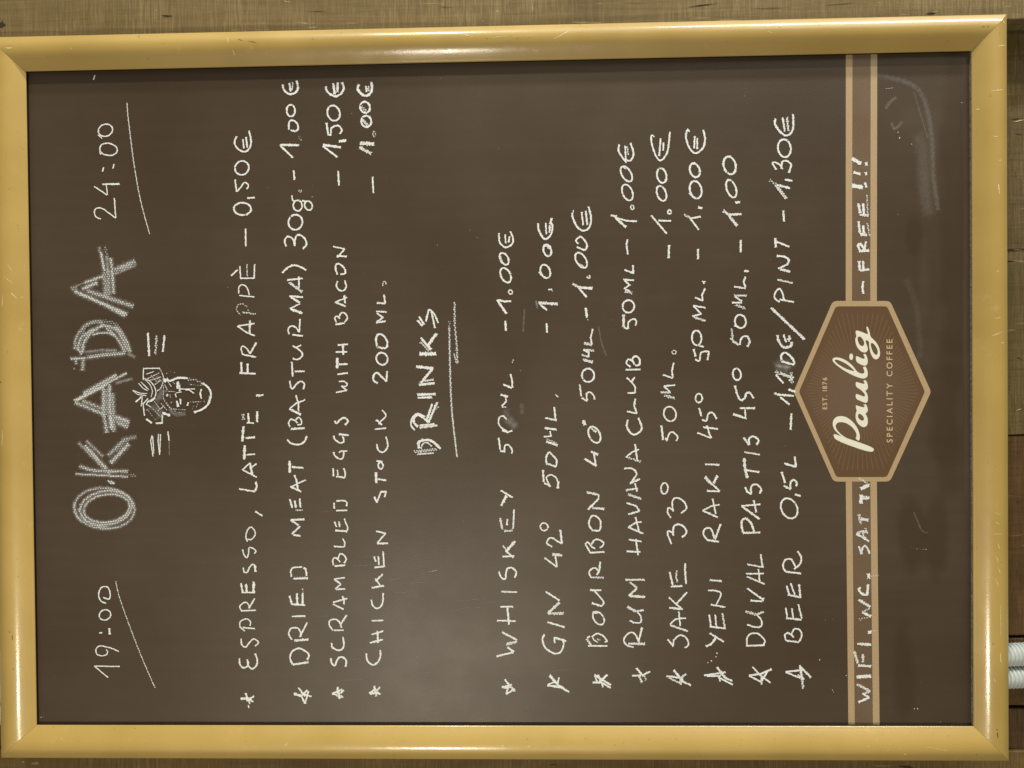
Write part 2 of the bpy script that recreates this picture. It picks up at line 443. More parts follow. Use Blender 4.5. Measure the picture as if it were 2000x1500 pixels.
# rays of the badge
V, Fc = [], []
def inside(pt, poly):
    c = False; n = len(poly)
    for i in range(n):
        (x1, y1), (x2, y2) = poly[i], poly[i - 1]
        if (y1 > pt[1]) != (y2 > pt[1]) and pt[0] < (x2 - x1) * (pt[1] - y1) / (y2 - y1) + x1: c = not c
    return c
hexr = roundpoly([(1574, 765), (1640, 612), (1726, 612), (1794, 765), (1726, 917), (1641, 917)], 6)
for k in range(96):
    a = 2 * math.pi * (k + .5) / 96
    r1 = 24.0
    while inside((1680 + r1 * math.cos(a), 765 + r1 * math.sin(a)), hexr): r1 += 1
    w0, w1 = .12, .62
    q = (-math.sin(a), math.cos(a)); r0 = 22
    for (r, w) in ((r0, w0), (r1, w1)):
        for s in (-1, 1): V.append(at(1680 + r * math.cos(a) + q[0] * w * s, 765 + r * math.sin(a) + q[1] * w * s, .00017))
    b0 = len(V) - 4; Fc.append((b0, b0 + 1, b0 + 3, b0 + 2))
part('badge_rays', V, Fc, RAY, badge, origin=BO)
def chaikin(p, it=2):
    for _ in range(it):
        o = []
        for i in range(len(p)):
            a, b = p[i], p[(i + 1) % len(p)]
            o += [(a[0] * .78 + b[0] * .22, a[1] * .78 + b[1] * .22), (a[0] * .22 + b[0] * .78, a[1] * .22 + b[1] * .78)]
        p = o
    return p
def script(polys, y0):
    return [chaikin([(1550 + x / 7.407, y0 + y / 7.407) for x, y in pl]) for pl in polys]
ell = [(833 + 28 * math.cos(t * .5236), 865 + 48 * math.sin(t * .5236)) for t in range(12)]
LET = [
 (760, [[(570,650),(622,656),(700,688),(900,752),(1182,856),(1125,927),(605,742)]]),
 (760, [[(700,690),(640,640),(592,590),(567,530),(565,480),(585,430),(625,398),(690,387),(760,403),(830,448),(890,510),(932,582),(955,650),(960,705),(945,754),
         (893,713),(912,685),(908,640),(880,588),(835,538),(775,498),(715,478),(655,478),(620,498),(606,540),(622,585),(665,635),(720,680),(790,718)]]),
 (760, [[(897,230),(940,245),(1000,262),(1022,262),(1030,245),(1002,226),(1046,216),(1062,250),(1074,290),(1072,325),(1050,345),(1038,358),(1060,390),(1074,440),(1074,492),(1058,534),
         (1020,553),(980,541),(930,500),(905,450),(896,400),(899,350),(915,308),(903,280)],
        [(930,385),(940,358),(965,358),(1000,385),(1020,420),(1015,450),(990,458),(955,440),(935,415)]]),
 (580, [[(897,1225),(940,1238),(1000,1255),(1025,1256),(1028,1240),(1003,1210),(1045,1202),(1063,1240),(1076,1285),(1074,1322),(1055,1349),(1035,1354),(1062,1395),(1076,1450),(1075,1500),
         (1060,1527),(1038,1534),(1000,1518),(900,1477),(897,1398),(950,1415),(1010,1440),(1033,1438),(1030,1405),(1000,1370),(960,1335),(900,1299)]]),
 (580, [[(1040,1001),(1063,1048),(1074,1100),(1071,1140),(1053,1168),(1012,1182),(950,1171),(850,1131),(720,1061),(620,986),(578,946),(559,912),(572,884),(620,872),(690,884),(780,929),
         (860,999),(912,1075),(960,1105),(1005,1110),(1026,1095),(1022,1060),(998,1016)],
        [(592,912),(620,905),(680,925),(760,965),(830,1020),(890,1077),(820,1062),(740,1032),(660,985),(610,945)]]),
 (580, [[(898,850),(945,868),(1000,894),(1025,893),(1029,870),(1003,832),(1040,821),(1063,865),(1074,920),(1071,962),(1050,993),(1010,993),(960,973),(905,937)]]),
 (580, [ell]),
 (580, [[(896,478),(990,505),(1085,552),(1048,432),(1070,427),(1096,490),(1113,577),(1150,610),(1200,662),(1240,738),(1252,810),(1246,860),(1220,895),(1190,906),(1150,886),(1115,820),
         (1098,750),(1091,690),(1093,643),(1038,618),(1052,680),(1070,720),(1077,765),(1052,800),(1010,806),(960,778),(915,722),(894,650),(893,600),(912,565),(899,540)],
        [(925,590),(942,570),(978,580),(1010,625),(1024,672),(1012,706),(985,712),(955,692),(935,655),(925,622)],
        [(1115,665),(1150,668),(1190,715),(1217,770),(1217,822),(1195,842),(1165,822),(1135,772),(1118,715)]]),
]
for li, (y0, polys) in enumerate(LET):
    polymesh(script(polys, y0), .00020 + .00001 * li, WHITE, 'badge_letter', badge)
def print_text(txt, size_px, start, end, base_x0, base_x1, name, h, bold=0.0):
    """printed capitals reading towards the picture's top; baseline from (base_x0,start) to (base_x1,end)"""
    cu = bpy.data.curves.new('t', 'FONT'); cu.body = txt; cu.size = 1.0; cu.space_character = 1.0; cu.resolution_u = 3; cu.offset = bold
    o = bpy.data.objects.new('t', cu); C.objects.link(o)
    chars = []
    for ch in txt:
        cu.body = ch; bpy.context.view_layer.update()
        me = o.to_mesh()
        vs = [v.co.copy() for v in me.vertices]; fs = [tuple(p.vertices) for p in me.polygons]
        chars.append((vs, fs)); o.to_mesh_clear()
    bpy.data.objects.remove(o); bpy.data.curves.remove(cu)
    ws = [(max(v.x for v in c[0]) - min(v.x for v in c[0])) if c[0] else .25 for c in chars]
    capH = max(max(v.y for v in c[0]) for c in chars if c[0]); s = size_px / capH
    total = abs(start - end); gap = (total - sum(ws) * s) / (len(txt) - 1)
    V, Fc = [], []; cur = 0.0
    for (vs, fs), w in zip(chars, ws):
        if vs:
            x0 = min(v.x for v in vs); b0 = len(V)
            for v in vs:
                d = cur + (v.x - x0) * s
                bx = base_x0 + (base_x1 - base_x0) * d / total
                V.append(at(bx - v.y * s, start - d, h))
            Fc += [tuple(b0 + k for k in f) for f in fs]
        cur += w * s + gap
    part(name, V, Fc, TAN2, badge, origin=BO)
TAN2 = mat_print('tan_lettering', (.56, .43, .26), .05)
print_text('EST. 1876', 9.0, 799.5, 737.3, 1615.3, 1615.2, 'badge_small_lettering', .00021, .012)
print_text('SPECIALITY COFFEE', 11.4, 864.3, 662.8, 1743.2, 1742.8, 'badge_small_lettering', .00021, .008)

# ---------------------------------------------------------------- chalk writing
def crom(p, n=7):
    if len(p) < 3: return p
    q = [p[0]] + p + [p[-1]]; o = []
    for i in range(1, len(q) - 2):
        a, b, c, d = q[i - 1], q[i], q[i + 1], q[i + 2]
        for k in range(n):
            t = k / n
            o.append(tuple(.5 * (2 * b[j] + (c[j] - a[j]) * t + (2 * a[j] - 5 * b[j] + 4 * c[j] - d[j]) * t * t + (3 * b[j] - a[j] - 3 * c[j] + d[j]) * t ** 3) for j in (0, 1)))
    o.append(p[-1]); return o
def resample(p, step):
    L = [0]
    for a, b in zip(p, p[1:]): L.append(L[-1] + math.hypot(b[0] - a[0], b[1] - a[1]))
    tot = L[-1]; n = max(2, int(tot / step)); o = []; j = 0
    for i in range(n + 1):
        s = tot * i / n
        while j < len(L) - 2 and L[j + 1] < s: j += 1
        d = L[j + 1] - L[j]; t = (s - L[j]) / d if d else 0
        o.append((p[j][0] + (p[j + 1][0] - p[j][0]) * t, p[j][1] + (p[j + 1][1] - p[j][1]) * t))
    return o, tot
BASEW = 3.9
def ribbon(acc, pts, wf, op, layer, h_of=None):
    V, Fc, A, E = acc
    hw = BASEW * wf / 2
    # let the stroke overrun its end points by a part of its width, as blunt chalk does
    def ext(a, b, d):
        l = math.hypot(a[0] - b[0], a[1] - b[1]) or 1; return (a[0] + (a[0] - b[0]) / l * d, a[1] + (a[1] - b[1]) / l * d)
    pts = [ext(pts[0], pts[1], hw * .35)] + pts[1:-1] + [ext(pts[-1], pts[-2], hw * .35)]
    p, tot = resample(pts, 1.6); n = len(p); ph = rnd.random() * 9
    h = .00024 + layer * .000008
    b0 = len(V)
    for i, (x, y) in enumerate(p):
        a, b = p[max(0, i - 1)], p[min(n - 1, i + 1)]
        dx, dy = b[0] - a[0], b[1] - a[1]; l = math.hypot(dx, dy) or 1
        nx, ny = -dy / l, dx / l
        s = tot * i / (n - 1)
        w = hw * (1 + .12 * math.sin(s * .55 + ph) + .10 * (rnd.random() - .5))
        jx, jy = (rnd.random() - .5) * .35, (rnd.random() - .5) * .35
        e = min(s, tot - s) / (hw * .9)
        for k, sd in enumerate((-1, 1)):
            hh = h if h_of is None else h_of
            V.append(at(x + jx + nx * w * sd, y + jy + ny * w * sd, hh)); A.append((float(k), min(e, 3.0))); E.append((op, 0.0))
    for i in range(n - 1):
        q = b0 + 2 * i; Fc.append((q, q + 1, q + 3, q + 2))
def chalk_object(name, strokes, label, parent=panel):
    acc = ([], [], [], [])
    for k, (pts, wf, op) in enumerate(strokes): ribbon(acc, pts, wf, op, k)
    V, Fc, A, E = acc
    me = bpy.data.meshes.new(name); me.from_pydata([tuple(v - BO) for v in V], [], Fc); me.materials.append(CHALK)
    ua = me.uv_layers.new(name='across'); ue = me.uv_layers.new(name='ends')
    fa, fe = [], []
    for lp in me.loops:
        fa += A[lp.vertex_index]; fe += E[lp.vertex_index]
    ua.data.foreach_set('uv', fa); ue.data.foreach_set('uv', fe)
    o = bpy.data.objects.new(name, me); C.objects.link(o); o.parent = parent
    if label: o['label'] = label
    return o
DATA = r"""
@ Q02 0 1000 3
opening time|L.8 633 970 553 903;L.8 553 903 702 905;C.8 600 843 570 835 562 805 585 785 630 792 665 803 697 818;C.8 600 843 625 835 630 815 622 808;L.9 582 708 598 708;L1.3 640 682 643 718;O.9 615 603 34 30 10;C.9 622 535 590 520 578 480 595 442 630 440 645 475 640 510 605 500
~underline under 19:00|C.7/.75 678 405 700 500 760 670 830 850 908 1030
@ Q00 0 0 3
closing time|C.85 590 1283 562 1270 553 1240 567 1220 600 1222 640 1250 678 1278;L.9 678 1278 670 1160;L.9 552 1092 628 1143;L.7 630 1140 622 1082;L1.2 600 1080 700 1078;L.9 600 1005 608 980;L.9 662 988 668 962;C.9 590 905 585 870 600 845 640 840 680 860 685 890 655 910 610 905 590 890;O.9 618 763 43 35 10;L.7 575 790 598 812
~underline under 24:00|C.7/.8 744 602 752 700 785 960 825 1180 877 1372
~small mark|L.8 548 468 556 440
@ T2 120 720 4.545
title letter|O1.2/.75 382 1240 272 180;O1.5/.8 395 1237 232 152 5;O1.3/.85 402 1240 205 124 5;C1.2/.7 115 1180 120 1260 150 1330 210 1370;C1/.7 150 1240 220 1350 330 1400 430 1410
title letter|L.7 410 990 440 1020 475 1020;L1/.9 435 1000 470 1015;L1.2/.85 125 935 590 960;C1.8/.8 160 865 300 905 590 912;L1.4/.75 420 900 420 940;L2/.85 210 680 400 890;L1.3/.6 150 655 370 880;L1.3/.6 220 640 370 780;L2.4/.85 435 840 600 665;L1.7/.7 410 775 560 625;L3.2/.35 480 730 590 620;L1.6/.4 560 625 665 605;L2/.35 600 945 670 950
title letter|L1.3/.9 110 285 330 170 580 38;L1.9/.85 195 220 490 55;L1.4/.9 125 290 400 145;L2/.8 120 300 400 415;L1.9/.7 185 285 400 370;L2.2/.85 480 425 600 470;L2.2/.8 490 475 590 520;L2/.6 395 410 600 490;L2/.8 372 170 375 380 402 570;L1.8/.85 428 140 430 350 450 545;L2.6/.45 400 180 410 420;L2/.7 455 220 465 560;L2.3/.3 480 130 630 88;L2.2/.85 430 410 445 530
@ T1 120 460 5
title letter|L2/.8 250 1190 420 1165 620 1150;L1/.5 230 1140 400 1120 540 1120;C1.5/.7 130 1110 145 1000 230 880 330 840 400 850;C2.2/.35 180 1080 230 900 380 840 520 860 600 960;C1.8/.85 205 1140 220 1050 290 950 400 880 450 890;C1.6/.8 160 1120 180 1020 240 960 320 910;C2.2/.75 440 880 540 920 590 1000 650 1130;C1.5/.8 440 910 520 970 570 1050 620 1140;C1.1/.9 305 975 350 955 440 950 520 980;C1.4/.8 520 890 590 950 650 1060 675 1140;L2.5/.25 640 1150 720 1190;L1.4/.9 90 1203 235 1195;L1.2/.8 140 1200 145 1260;L1.9/.7 215 1190 205 1320;L1.6/.8 160 1100 200 1160;L1.3/.3 125 1290 125 1310
title letter|L2.2/.9 130 545 640 770;L2.4/.75 250 540 700 690;L1.5/.8 440 690 620 790;L2/.4 95 525 150 500;L2.2/.85 200 525 350 460;L1.7/.85 230 460 410 395;L1.3/.3 150 490 240 455;L2.4/.7 515 340 720 250;L1/.5 520 378 730 285;L2.6/.5 560 330 700 280;L1.6/.9 385 160 420 350;L1.4/.5 365 110 380 160;L2/.6 415 360 435 600;L1.8/.85 480 220 500 400 510 570;L2/.35 425 100 450 230;L2.2/.65 455 330 465 580;L2.4/.3 440 200 455 360
@ T3 250 630 5.357
~drawing of a face under a tall hat|L1.1/.9 160 480 330 478;L1/.9 162 478 158 600;C1/.7 330 480 362 540 370 600 345 680 300 720;C.9/.9 165 585 225 610 275 670 292 740 270 790 200 830;C.8/.8 180 600 230 650 255 720 240 780;L.8 50 708 130 740 200 742;L.8 50 710 100 752 190 765;L.8 112 635 160 690 205 712;L.8 135 620 200 690;L.8 155 640 215 700;L1.4 82 830 150 770;L1 150 785 138 875;L1.1 212 795 157 850 172 975;C1 190 860 210 830 250 820 285 790;L.8 190 850 230 880;L1.8 190 1010 250 1050;L1.6/.9 290 1055 362 1050;L1.3/.8 358 1045 358 965;L2.2 362 945 440 972;L.6/.6 200 905 292 1025;L.6/.6 225 865 340 985;L.6/.6 270 820 340 910;L.6/.6 345 845 410 920;L.7/.7 380 870 312 925;L.6/.5 190 920 250 885;L.8/.8 190 540 270 512;L.8/.7 200 590 330 525;L.8/.7 230 605 345 570;L.6/.6 240 550 300 620;L.9/.7 280 650 345 600;L.6/.5 300 565 350 620;C5/.18 290 820 340 760 360 700;L5/.16 250 880 330 930 340 1000;C4/.2 300 560 330 620;C.7/.6 372 650 370 780 400 850 460 900 600 912;C.7/.5 390 800 430 880 500 930 560 940;C3/.2 430 900 500 960 600 950;C.7/.4 390 545 430 515 490 522;C1.9/.9 372 590 440 610 520 580 625 582;C2/.45 625 590 700 600 780 640;C1.9/.95 780 635 840 680 868 750 840 850 780 905 690 940;C1.4/.6 855 760 840 850;C.9/.5 630 600 640 640 700 655 790 650;L2.2/.9 380 620 420 590;L.8/.7 385 650 410 705;L.8/.7 420 620 452 668;L.8/.6 470 625 492 640;L.7/.6 382 715 500 725;O1/.8 410 760 8 10;L1/.6 440 750 445 785;L1.2/.8 495 745 505 780;L1/.5 462 820 445 850;L2.4 522 620 520 690;L1.4 540 650 542 720;L2 512 820 525 880;L1.5/.9 548 800 550 852;L.8 505 735 560 725;L.9 540 695 700 695;L1.1 600 705 640 705 690 740;L1.5 768 695 755 745 768 795;L1.5 630 835 622 870;L.6/.6 640 830 760 828;L.6/.4 690 860 672 905;L.6/.4 730 850 710 895;L1/.6 800 820 798 835
~three dashes right of the drawing|L1.5/.9 208 110 222 350;L1.6/.7 300 130 285 330;L1.3/.9 382 135 364 305
~three dashes left of the drawing|L.7 250 1180 238 1240 262 1400;L.7 258 1190 270 1370;L.7 320 1165 315 1240 330 1385;L.7 340 1170 332 1380;L.9 417 1140 430 1235;L.6/.3 430 1235 432 1390
@ T4 780 580 4.545
DRINKS|L1.3 160 208 205 256;L1.3 175 175 220 245;L1.3 235 215 262 110;C1.1 262 110 305 145 345 230;L1.2 285 130 315 275;L2.6/.9 180 507 325 503;L1.9/.9 190 362 280 468;L1.5/.7 185 400 262 478;L2 248 438 330 325;L2/.9 150 618 300 635;L1.8/.9 290 642 190 765;L1.6 175 780 312 765;L1.4/.8 225 745 305 732;L1.9/.9 160 868 322 862;L1.6/.9 165 895 290 890;L1.8/.85 180 1160 335 1140;L1.2/.9 180 1140 310 1128;C1.5 165 1152 128 1110 140 1060 170 1048 215 1075 260 1115;C1.1 137 1182 105 1140 112 1080 160 1035 230 1065;L1.5 258 1115 335 935;L1.6/.9 245 1085 292 950;L1/.7 300 1010 350 975;L1.7/.7 130 1375 330 1352;L1.3/.8 160 1395 305 1385;L1/.8 190 1365 190 1400;C1.9/.9 178 1345 168 1295 210 1268;C1.7 200 1275 260 1270 310 1295 365 1348;C1.2/.8 195 1350 205 1310 240 1292 290 1325
~underline under DRINKS|C1.6/.4 445 215 443 270;C1.3/.75 443 265 447 500 455 800 465 1000;C1.1/.8 465 1000 480 1150 512 1420
~short second underline under DRINKS|C1.4/.7 490 45 492 250 508 420 515 590;L.8/.8 485 502 505 585
@ A5 450 1100 5
*|L1.8 102 1322 200 1322;L1.2 148 1268 190 1372;L1.3 230 1298 160 1345;L1.2 150 1310 222 1352;L.8 176 1385 180 1415
ESPRESSO|C1.1 88 930 95 990 130 1022 172 1000 175 960;C1.1 165 940 175 1000 215 1032 255 995 262 940 242 883;C1 105 738 112 795 150 820 185 775 230 740 275 775 240 808;C.9 140 662 95 620 98 570 155 543 195 570 192 610;L1 120 628 240 640;L1 105 465 250 460;C.9 110 465 92 425 125 388 165 388 188 430;L1.1 180 440 237 345;L1.2 103 195 120 285;L1.5 152 205 160 280;L1.7 228 180 225 285;L1 110 285 240 288
@ A4 450 900 5
+|C1 125 1045 135 1085 165 1088 190 1035 220 1010 242 1030;L1.5 240 1020 245 1082;C.9 118 868 135 920 160 948 178 900 182 850 220 855 250 880 235 905;C.9 165 790 152 740 165 680 200 648 235 680 240 725 205 768 165 765;L1.1 243 495 312 538
LATTE,|L1.1 85 275 238 300;L1.4 240 298 258 255 248 205;L1 118 88 210 135 258 162;L1 118 88 190 22;L1.5 192 20 212 140;L1 212 60 255 28
@ A3 450 650 5
+|L1.9/.9 140 1100 135 1235;L1.1 160 1190 240 1185;L1.8/.9 128 915 116 1060;L1.3 150 1028 240 1020;L2/.7 122 790 130 848;L1.3 172 785 182 880;L1.6/.9 262 768 260 872;L1 160 878 230 882;L1.5 250 612 285 610;L1.1 275 620 322 605
FRAPPE|L1.3 105 285 110 385;L1.3 168 300 168 400;L1.3 90 392 245 400;L1.2/.9 115 210 250 238;C.9 118 215 105 150 125 130 165 160 190 205;L1.3 190 205 255 95
@ A2 450 400 5
+|L1 68 1185 235 1160;L1 68 1185 160 1248 240 1280;L1.3 190 1130 188 1262;L1.3/.7 115 1050 245 1065;C.9/.6 100 1075 62 1030 70 985 105 965 150 985 182 1040;L.9 88 885 232 900;C.9 82 865 82 810 110 780 150 795 175 840 182 880;L.9 92 600 100 715;L.9/.75 160 580 165 695;L1/.9 236 580 232 715;L1 95 717 235 717;L1.1 8 692 70 635
~dash before the ESPRESSO price|L1.1 148 235 150 405
@ A1 450 130 5
price 0,50|O1.2 118 1390 82 62;L1.1 165 1285 237 1278;L1.1 45 1105 62 1220;C1 62 1222 100 1180 135 1133 168 1145 176 1168 160 1197;O1.1 112 990 68 68;C1.2 60 683 40 740 70 800 135 832 185 800 202 730 182 628;L1 122 710 132 800;L1.2 152 688 165 790
@ A5 450 1100 5
*|L1.8 622 1275 690 1295;L1.1 665 1215 730 1300;L1.1 690 1265 790 1302;L1.2 750 1240 700 1290;L1.3 690 1290 728 1370;L1.1 730 1370 762 1250;L1.4 700 1270 745 1290
DRIED|L1.5 610 990 762 967;C1.2 605 985 583 930 600 865 670 832 740 865 767 900 750 942;L1.5/.9 625 755 762 745;C1.1 600 745 570 695 590 640 630 630 665 640 688 685 682 720;L1.1 678 720 748 580;L1 600 520 650 518;L1.4 640 518 730 516;L1.3 578 320 600 400;L1.4 648 295 655 405;L1.3 706 290 705 400;L1.2/.6 706 248 706 285;L1.3 595 400 728 410
@ A4 450 900 5
+|L1.2/.9 612 1153 758 1148;L.9/.7 620 1140 750 1138;C1.1 597 1130 590 1080 610 1045 655 1040 700 1038;C1.4/.9 715 1045 735 1060 745 1125
MEAT|L1.4/.9 615 722 685 735;L1.2 600 715 680 640;L1.4/.9 665 630 590 578;L1.6/.9 590 578 722 572;L1.3 580 375 605 460;L1.3 628 390 640 457;L1.3 675 370 685 455;L1.4/.7 635 480 702 482;L1.3 585 252 690 300;L1 590 258 650 225 735 188;L1.2 625 140 645 190 660 285
@ A3 450 650 5
+|L1.7 578 1250 580 1365;L1.3 600 1310 712 1320
opening bracket and BASTURMA|C1.2 555 1045 600 1083 670 1090 720 1065 745 1008;L1.5/.9 592 940 725 930;C1 582 920 568 880 590 845 630 858 655 880;C1 640 850 665 825 690 850 692 890 655 900;L1.6/.9 575 742 690 800;L1 578 742 640 690 728 655;L1.1 640 612 665 690 665 765;C1.1 580 470 590 530 610 545 645 500 690 475 722 500 712 550;L1.2 600 285 608 428;L1.1 630 378 725 375;C1.1 610 250 650 262 695 235 702 200 670 165 610 128;L1.1 640 145 690 122
@ A2 450 400 5
+|L1.2 605 1270 708 1280;C1 572 1265 565 1210 600 1183 640 1200 665 1238;L1.1 672 1245 680 1115;L1.8/.9 590 1017 700 1060;L1 580 1015 680 965;L1.7/.9 675 955 590 900;L1.3 575 892 708 902;L1.9/.8 575 758 700 850;L1.2 555 735 705 718;L1.1 668 702 670 810;C1.3 505 665 560 615 620 590 690 610 738 638
30g|C1.2 545 405 530 350 560 310 610 335 628 400;C1.2 625 400 640 310 680 295 730 335 742 390 708 428;O1.2 635 170 70 72
@ A1 450 130 5
+|C1 600 1258 608 1300 632 1325;O1.1 657 1358 45 50;O1.1 762 1358 36 46 20;L1 700 1310 740 1315;O.7/.7 680 1215 13 10
~dash before the dried meat price|L1.2 618 1015 625 1105
price 1.00 at the end of the DRIED MEAT line|L1.3 490 775 610 890;L1.7/.9 485 765 668 768;O.7/.6 680 700 12 20 20;C1.2 570 615 575 540 610 525 650 555 662 600 640 630 590 622;O1.2 590 430 42 55;C1.4 510 175 525 230 580 270 640 250 660 200 645 138;L1.3 575 160 588 240;L1.2/.8 608 155 602 230
@ A5 450 1100 5
*|L1.2 993 1275 1090 1232;L1.6/.9 1048 1210 1045 1270;L1.3 1105 1240 1075 1270;L1.2 995 1278 1045 1285;L2/.8 1040 1290 1100 1310;L1.2 1060 1250 1065 1325
SCRAMBLED|C1.3 980 930 990 975 1020 1000 1045 940 1085 915 1130 950 1125 1012;C1.2 990 780 995 820 1050 850 1095 835 1108 790 1100 722;L1.1 1010 655 1105 655;C1.1 1000 655 965 600 975 558 1030 548 1070 585 1085 630;L1.2 1075 600 1135 508;L1.1 1105 450 1003 400;L1.1 1003 385 1080 360 1140 345;L1.2 1092 325 1110 350 1110 400;L1.2/.9 1030 255 1120 250;L1 1025 250 1080 205;L1.2 1080 205 1015 158;L1.1/.9 1015 155 1120 140
@ A4 450 900 5
+|L1.2 1020 1028 1120 1020;C1 1005 1020 1000 970 1022 945 1050 965 1072 990;C1.1 1050 960 1070 912 1108 920 1130 960 1112 1000;L1.1 1010 835 1110 842;L1 1112 840 1118 800 1097 758;L1.1 1018 595 1035 645;L1.1 1060 595 1068 645;C1 1112 565 1125 600 1145 650 1140 680;L1.3 1025 680 1140 690;L1.2/.9 1035 485 1140 485;L1.1 1015 465 1012 410;C1.1 1035 393 1100 388 1135 405 1135 445
EGGS|L1.1 1003 75 1008 150;L.9 1045 90 1050 142;C1.1 1105 72 1120 110 1120 160;L1.2 1035 152 1118 165
@ A3 450 650 5
+|C1.1 1008 1165 1020 1200 1065 1232 1100 1220 1107 1165;L1.1 1060 1170 1080 1155 1140 1155;C1.1 1008 1005 1020 1040 1070 1075 1108 1060 1095 1010;L1.3 1060 990 1155 1000;C1.3 1020 860 1035 885 1070 850 1110 830 1148 860 1120 900
WITH|L1 1032 582 1138 562;L1.1 1135 560 1085 520;C1 1085 525 1130 522 1138 495 1110 475 1060 475;L1.1 1045 405 1148 392;L1.8 1043 245 1043 345;L1.2 1058 308 1145 305;L1.3 1050 120 1145 112;L1.2 1028 187 1138 187;L1.4 1098 115 1102 215
@ A2 450 400 5
BACON|L1.2 1028 1168 1115 1155;C1 1035 1150 1020 1105 1040 1088 1070 1112;C1.1 1060 1090 1090 1052 1130 1070 1142 1110 1115 1145;L1.3 1022 950 1125 992;L1 1025 950 1140 905;L1.3 1112 885 1120 960;C1.1 1045 745 1035 790 1060 830 1100 840 1132 800 1115 738;C1.2 1045 680 1028 630 1030 590 1055 575 1090 595 1122 640 1118 670 1075 678;L1.3 1040 498 1135 505;L1.1 1045 515 1115 432;L1 1115 430 1003 408
@ A1 450 130 5
~dash before the price 1,50|L1.2 1052 1020 1060 1160
price 1,50|L1.3 905 778 1045 885;L1.8/.9 905 765 1080 790;L1.7 1060 730 1130 722;L1.3 938 550 955 660;L1.2 950 665 985 670;L1 978 668 985 600;C1.2 980 608 1015 582 1060 580 1088 620 1068 658;O1.2 1008 455 62 74 20;C1.4 930 195 950 250 1020 290 1080 265 1107 205 1088 155;L1.7 1005 165 1018 270;L1.8/.9 1048 155 1045 250
@ A5 450 1100 5
*|L1.2 1355 1270 1400 1240;L1.7/.9 1405 1200 1415 1260;L1.3 1460 1212 1420 1250;L1.6/.9 1360 1272 1450 1265;L1.5/.8 1420 1250 1425 1300;L1.3 1430 1260 1465 1280
CHICKEN|C1.2 1325 882 1340 955 1390 992 1440 965 1465 905 1462 848
@ Q12 500 1000 3
+|L1.2 668 766 742 748;L1.1 678 718 745 698;L1.3 712 698 715 768;L1.1/.9 678 638 746 635;C1.1 675 515 685 548 710 565 740 540 745 475;L1.2 678 444 750 432;L1.1 728 430 700 390;L1.4/.9 700 405 742 365;L1.2 692 262 702 290;L1.1 717 260 720 310;L1.1 745 232 750 315;L1.2 695 325 755 318;L1.2 710 185 772 183;L1.1 712 180 760 125;L1.2 757 125 705 112
@ Q11 500 500 3
STOCK|L1.3 693 1410 708 1445;L1.1 708 1445 732 1380;L1.3 732 1382 763 1380;L1.2 760 1380 755 1412;L1.7 703 1268 705 1330;L1.2 715 1308 762 1314;L1.3/.9 705 1200 740 1205;O1.2 730 1228 14 20;C1.1 708 1102 715 1135 745 1150 772 1115 762 1058;L1.1 697 1015 762 1008;L1.3 705 960 738 990;C1 740 903 762 935 735 965 718 985
200ML.|C1.3 713 745 688 728 692 695 712 685 740 712 765 735;L1.2 765 735 768 675;O1.2 738 602 33 36 10;C1.3 712 540 703 490 715 460 745 465 768 500 765 535 740 540 710 530;L1.3/.9 705 390 760 382;L1.1 708 385 745 360;L1.1 745 360 707 335;L1.2/.9 705 325 765 328;L1.2 708 275 755 278;L1.2 757 277 750 228;C.8/.8 742 175 745 152 758 152 762 168
@ Q10 500 0 3
~dash before the chicken stock price|L1.1 683 1035 688 1130
@ A1 450 130 5
price 1.00 at the end of the CHICKEN STOCK line|L2.7/.85 1265 750 1405 755;L2.3/.8 1262 790 1375 850;O.8/.7 1405 660 12 30;O1.3 1327 535 50 54 15;L1.8/.8 1290 520 1340 575;O1.3 1315 398 48 54 25;L1.8/.7 1280 390 1325 435;C1.7 1255 175 1243 220 1290 275 1340 282 1380 235 1378 153;L1.2 1322 190 1330 248;L1.4/.8 1350 190 1348 240
@ B5 970 1080 5
*|L1.5 50 1305 100 1320;L1.2 80 1235 130 1300;L1.3 95 1380 115 1300;L1.8/.8 125 1295 180 1350;L1.2 60 1310 150 1285;L1.1 105 1375 175 1325
WHISKEY|L1.4/.9 0 1010 165 968;L1.3 168 965 105 920;L2/.8 95 892 200 865;L1.4/.9 200 850 55 775;L1.2/.9 5 660 185 665;L1.3/.9 38 525 160 525;L1.4 105 535 120 698;L1.3/.85 45 378 200 382;C1.2 22 182 45 240 85 252 92 190 105 150;C1.2 100 152 150 145 192 190 175 242
@ B4 970 900 5
+|L1.5/.9 55 935 172 930;L1.2/.8 60 830 100 878;L2/.9 90 888 180 785;L1.2 100 890 165 945
@ B3 970 750 5
+|L1.6/.8 35 1310 55 1420;L1.4/.8 75 1435 155 1430;L1.3/.9 107 1318 98 1378;L1.2/.9 170 1225 162 1405;L1.2/.7 150 1420 160 1400;L1.9/.9 45 1190 95 1090;L1.2 42 1040 155 1108
50ML.|L1.2 20 525 35 640;L1.2 35 655 80 660;C1.1 78 660 82 600 120 598 150 640 148 678;C1.1/.9 98 345 62 313 25 330 20 385 50 430 105 462;L1.3 55 452 100 470;L1.1 100 475 152 455;L1/.8 50 225 95 228;L1.1 50 215 95 170;L1/.9 95 165 85 120;L1.5/.9 40 105 112 125
~rubbed chalk smudge beside the whiskey measure|C6/.14 110 340 150 380 180 430;C5/.08 95 250 100 380;L3/.07 245 190 250 300
@ B2 970 500 5
+|L1.4/.9 65 1255 150 1290;L1.2 152 1285 152 1220 135 1155;L1.2/.6 162 1010 158 1045
~dash before the whiskey price|L1.4 85 632 90 728
price 1.00 at the end of the WHISKEY line|L1.6 5 430 95 562;L1.4 10 430 80 445 142 440;O1/.9 135 352 18 20;O1.2 88 188 46 76 22
@ B1 970 250 5
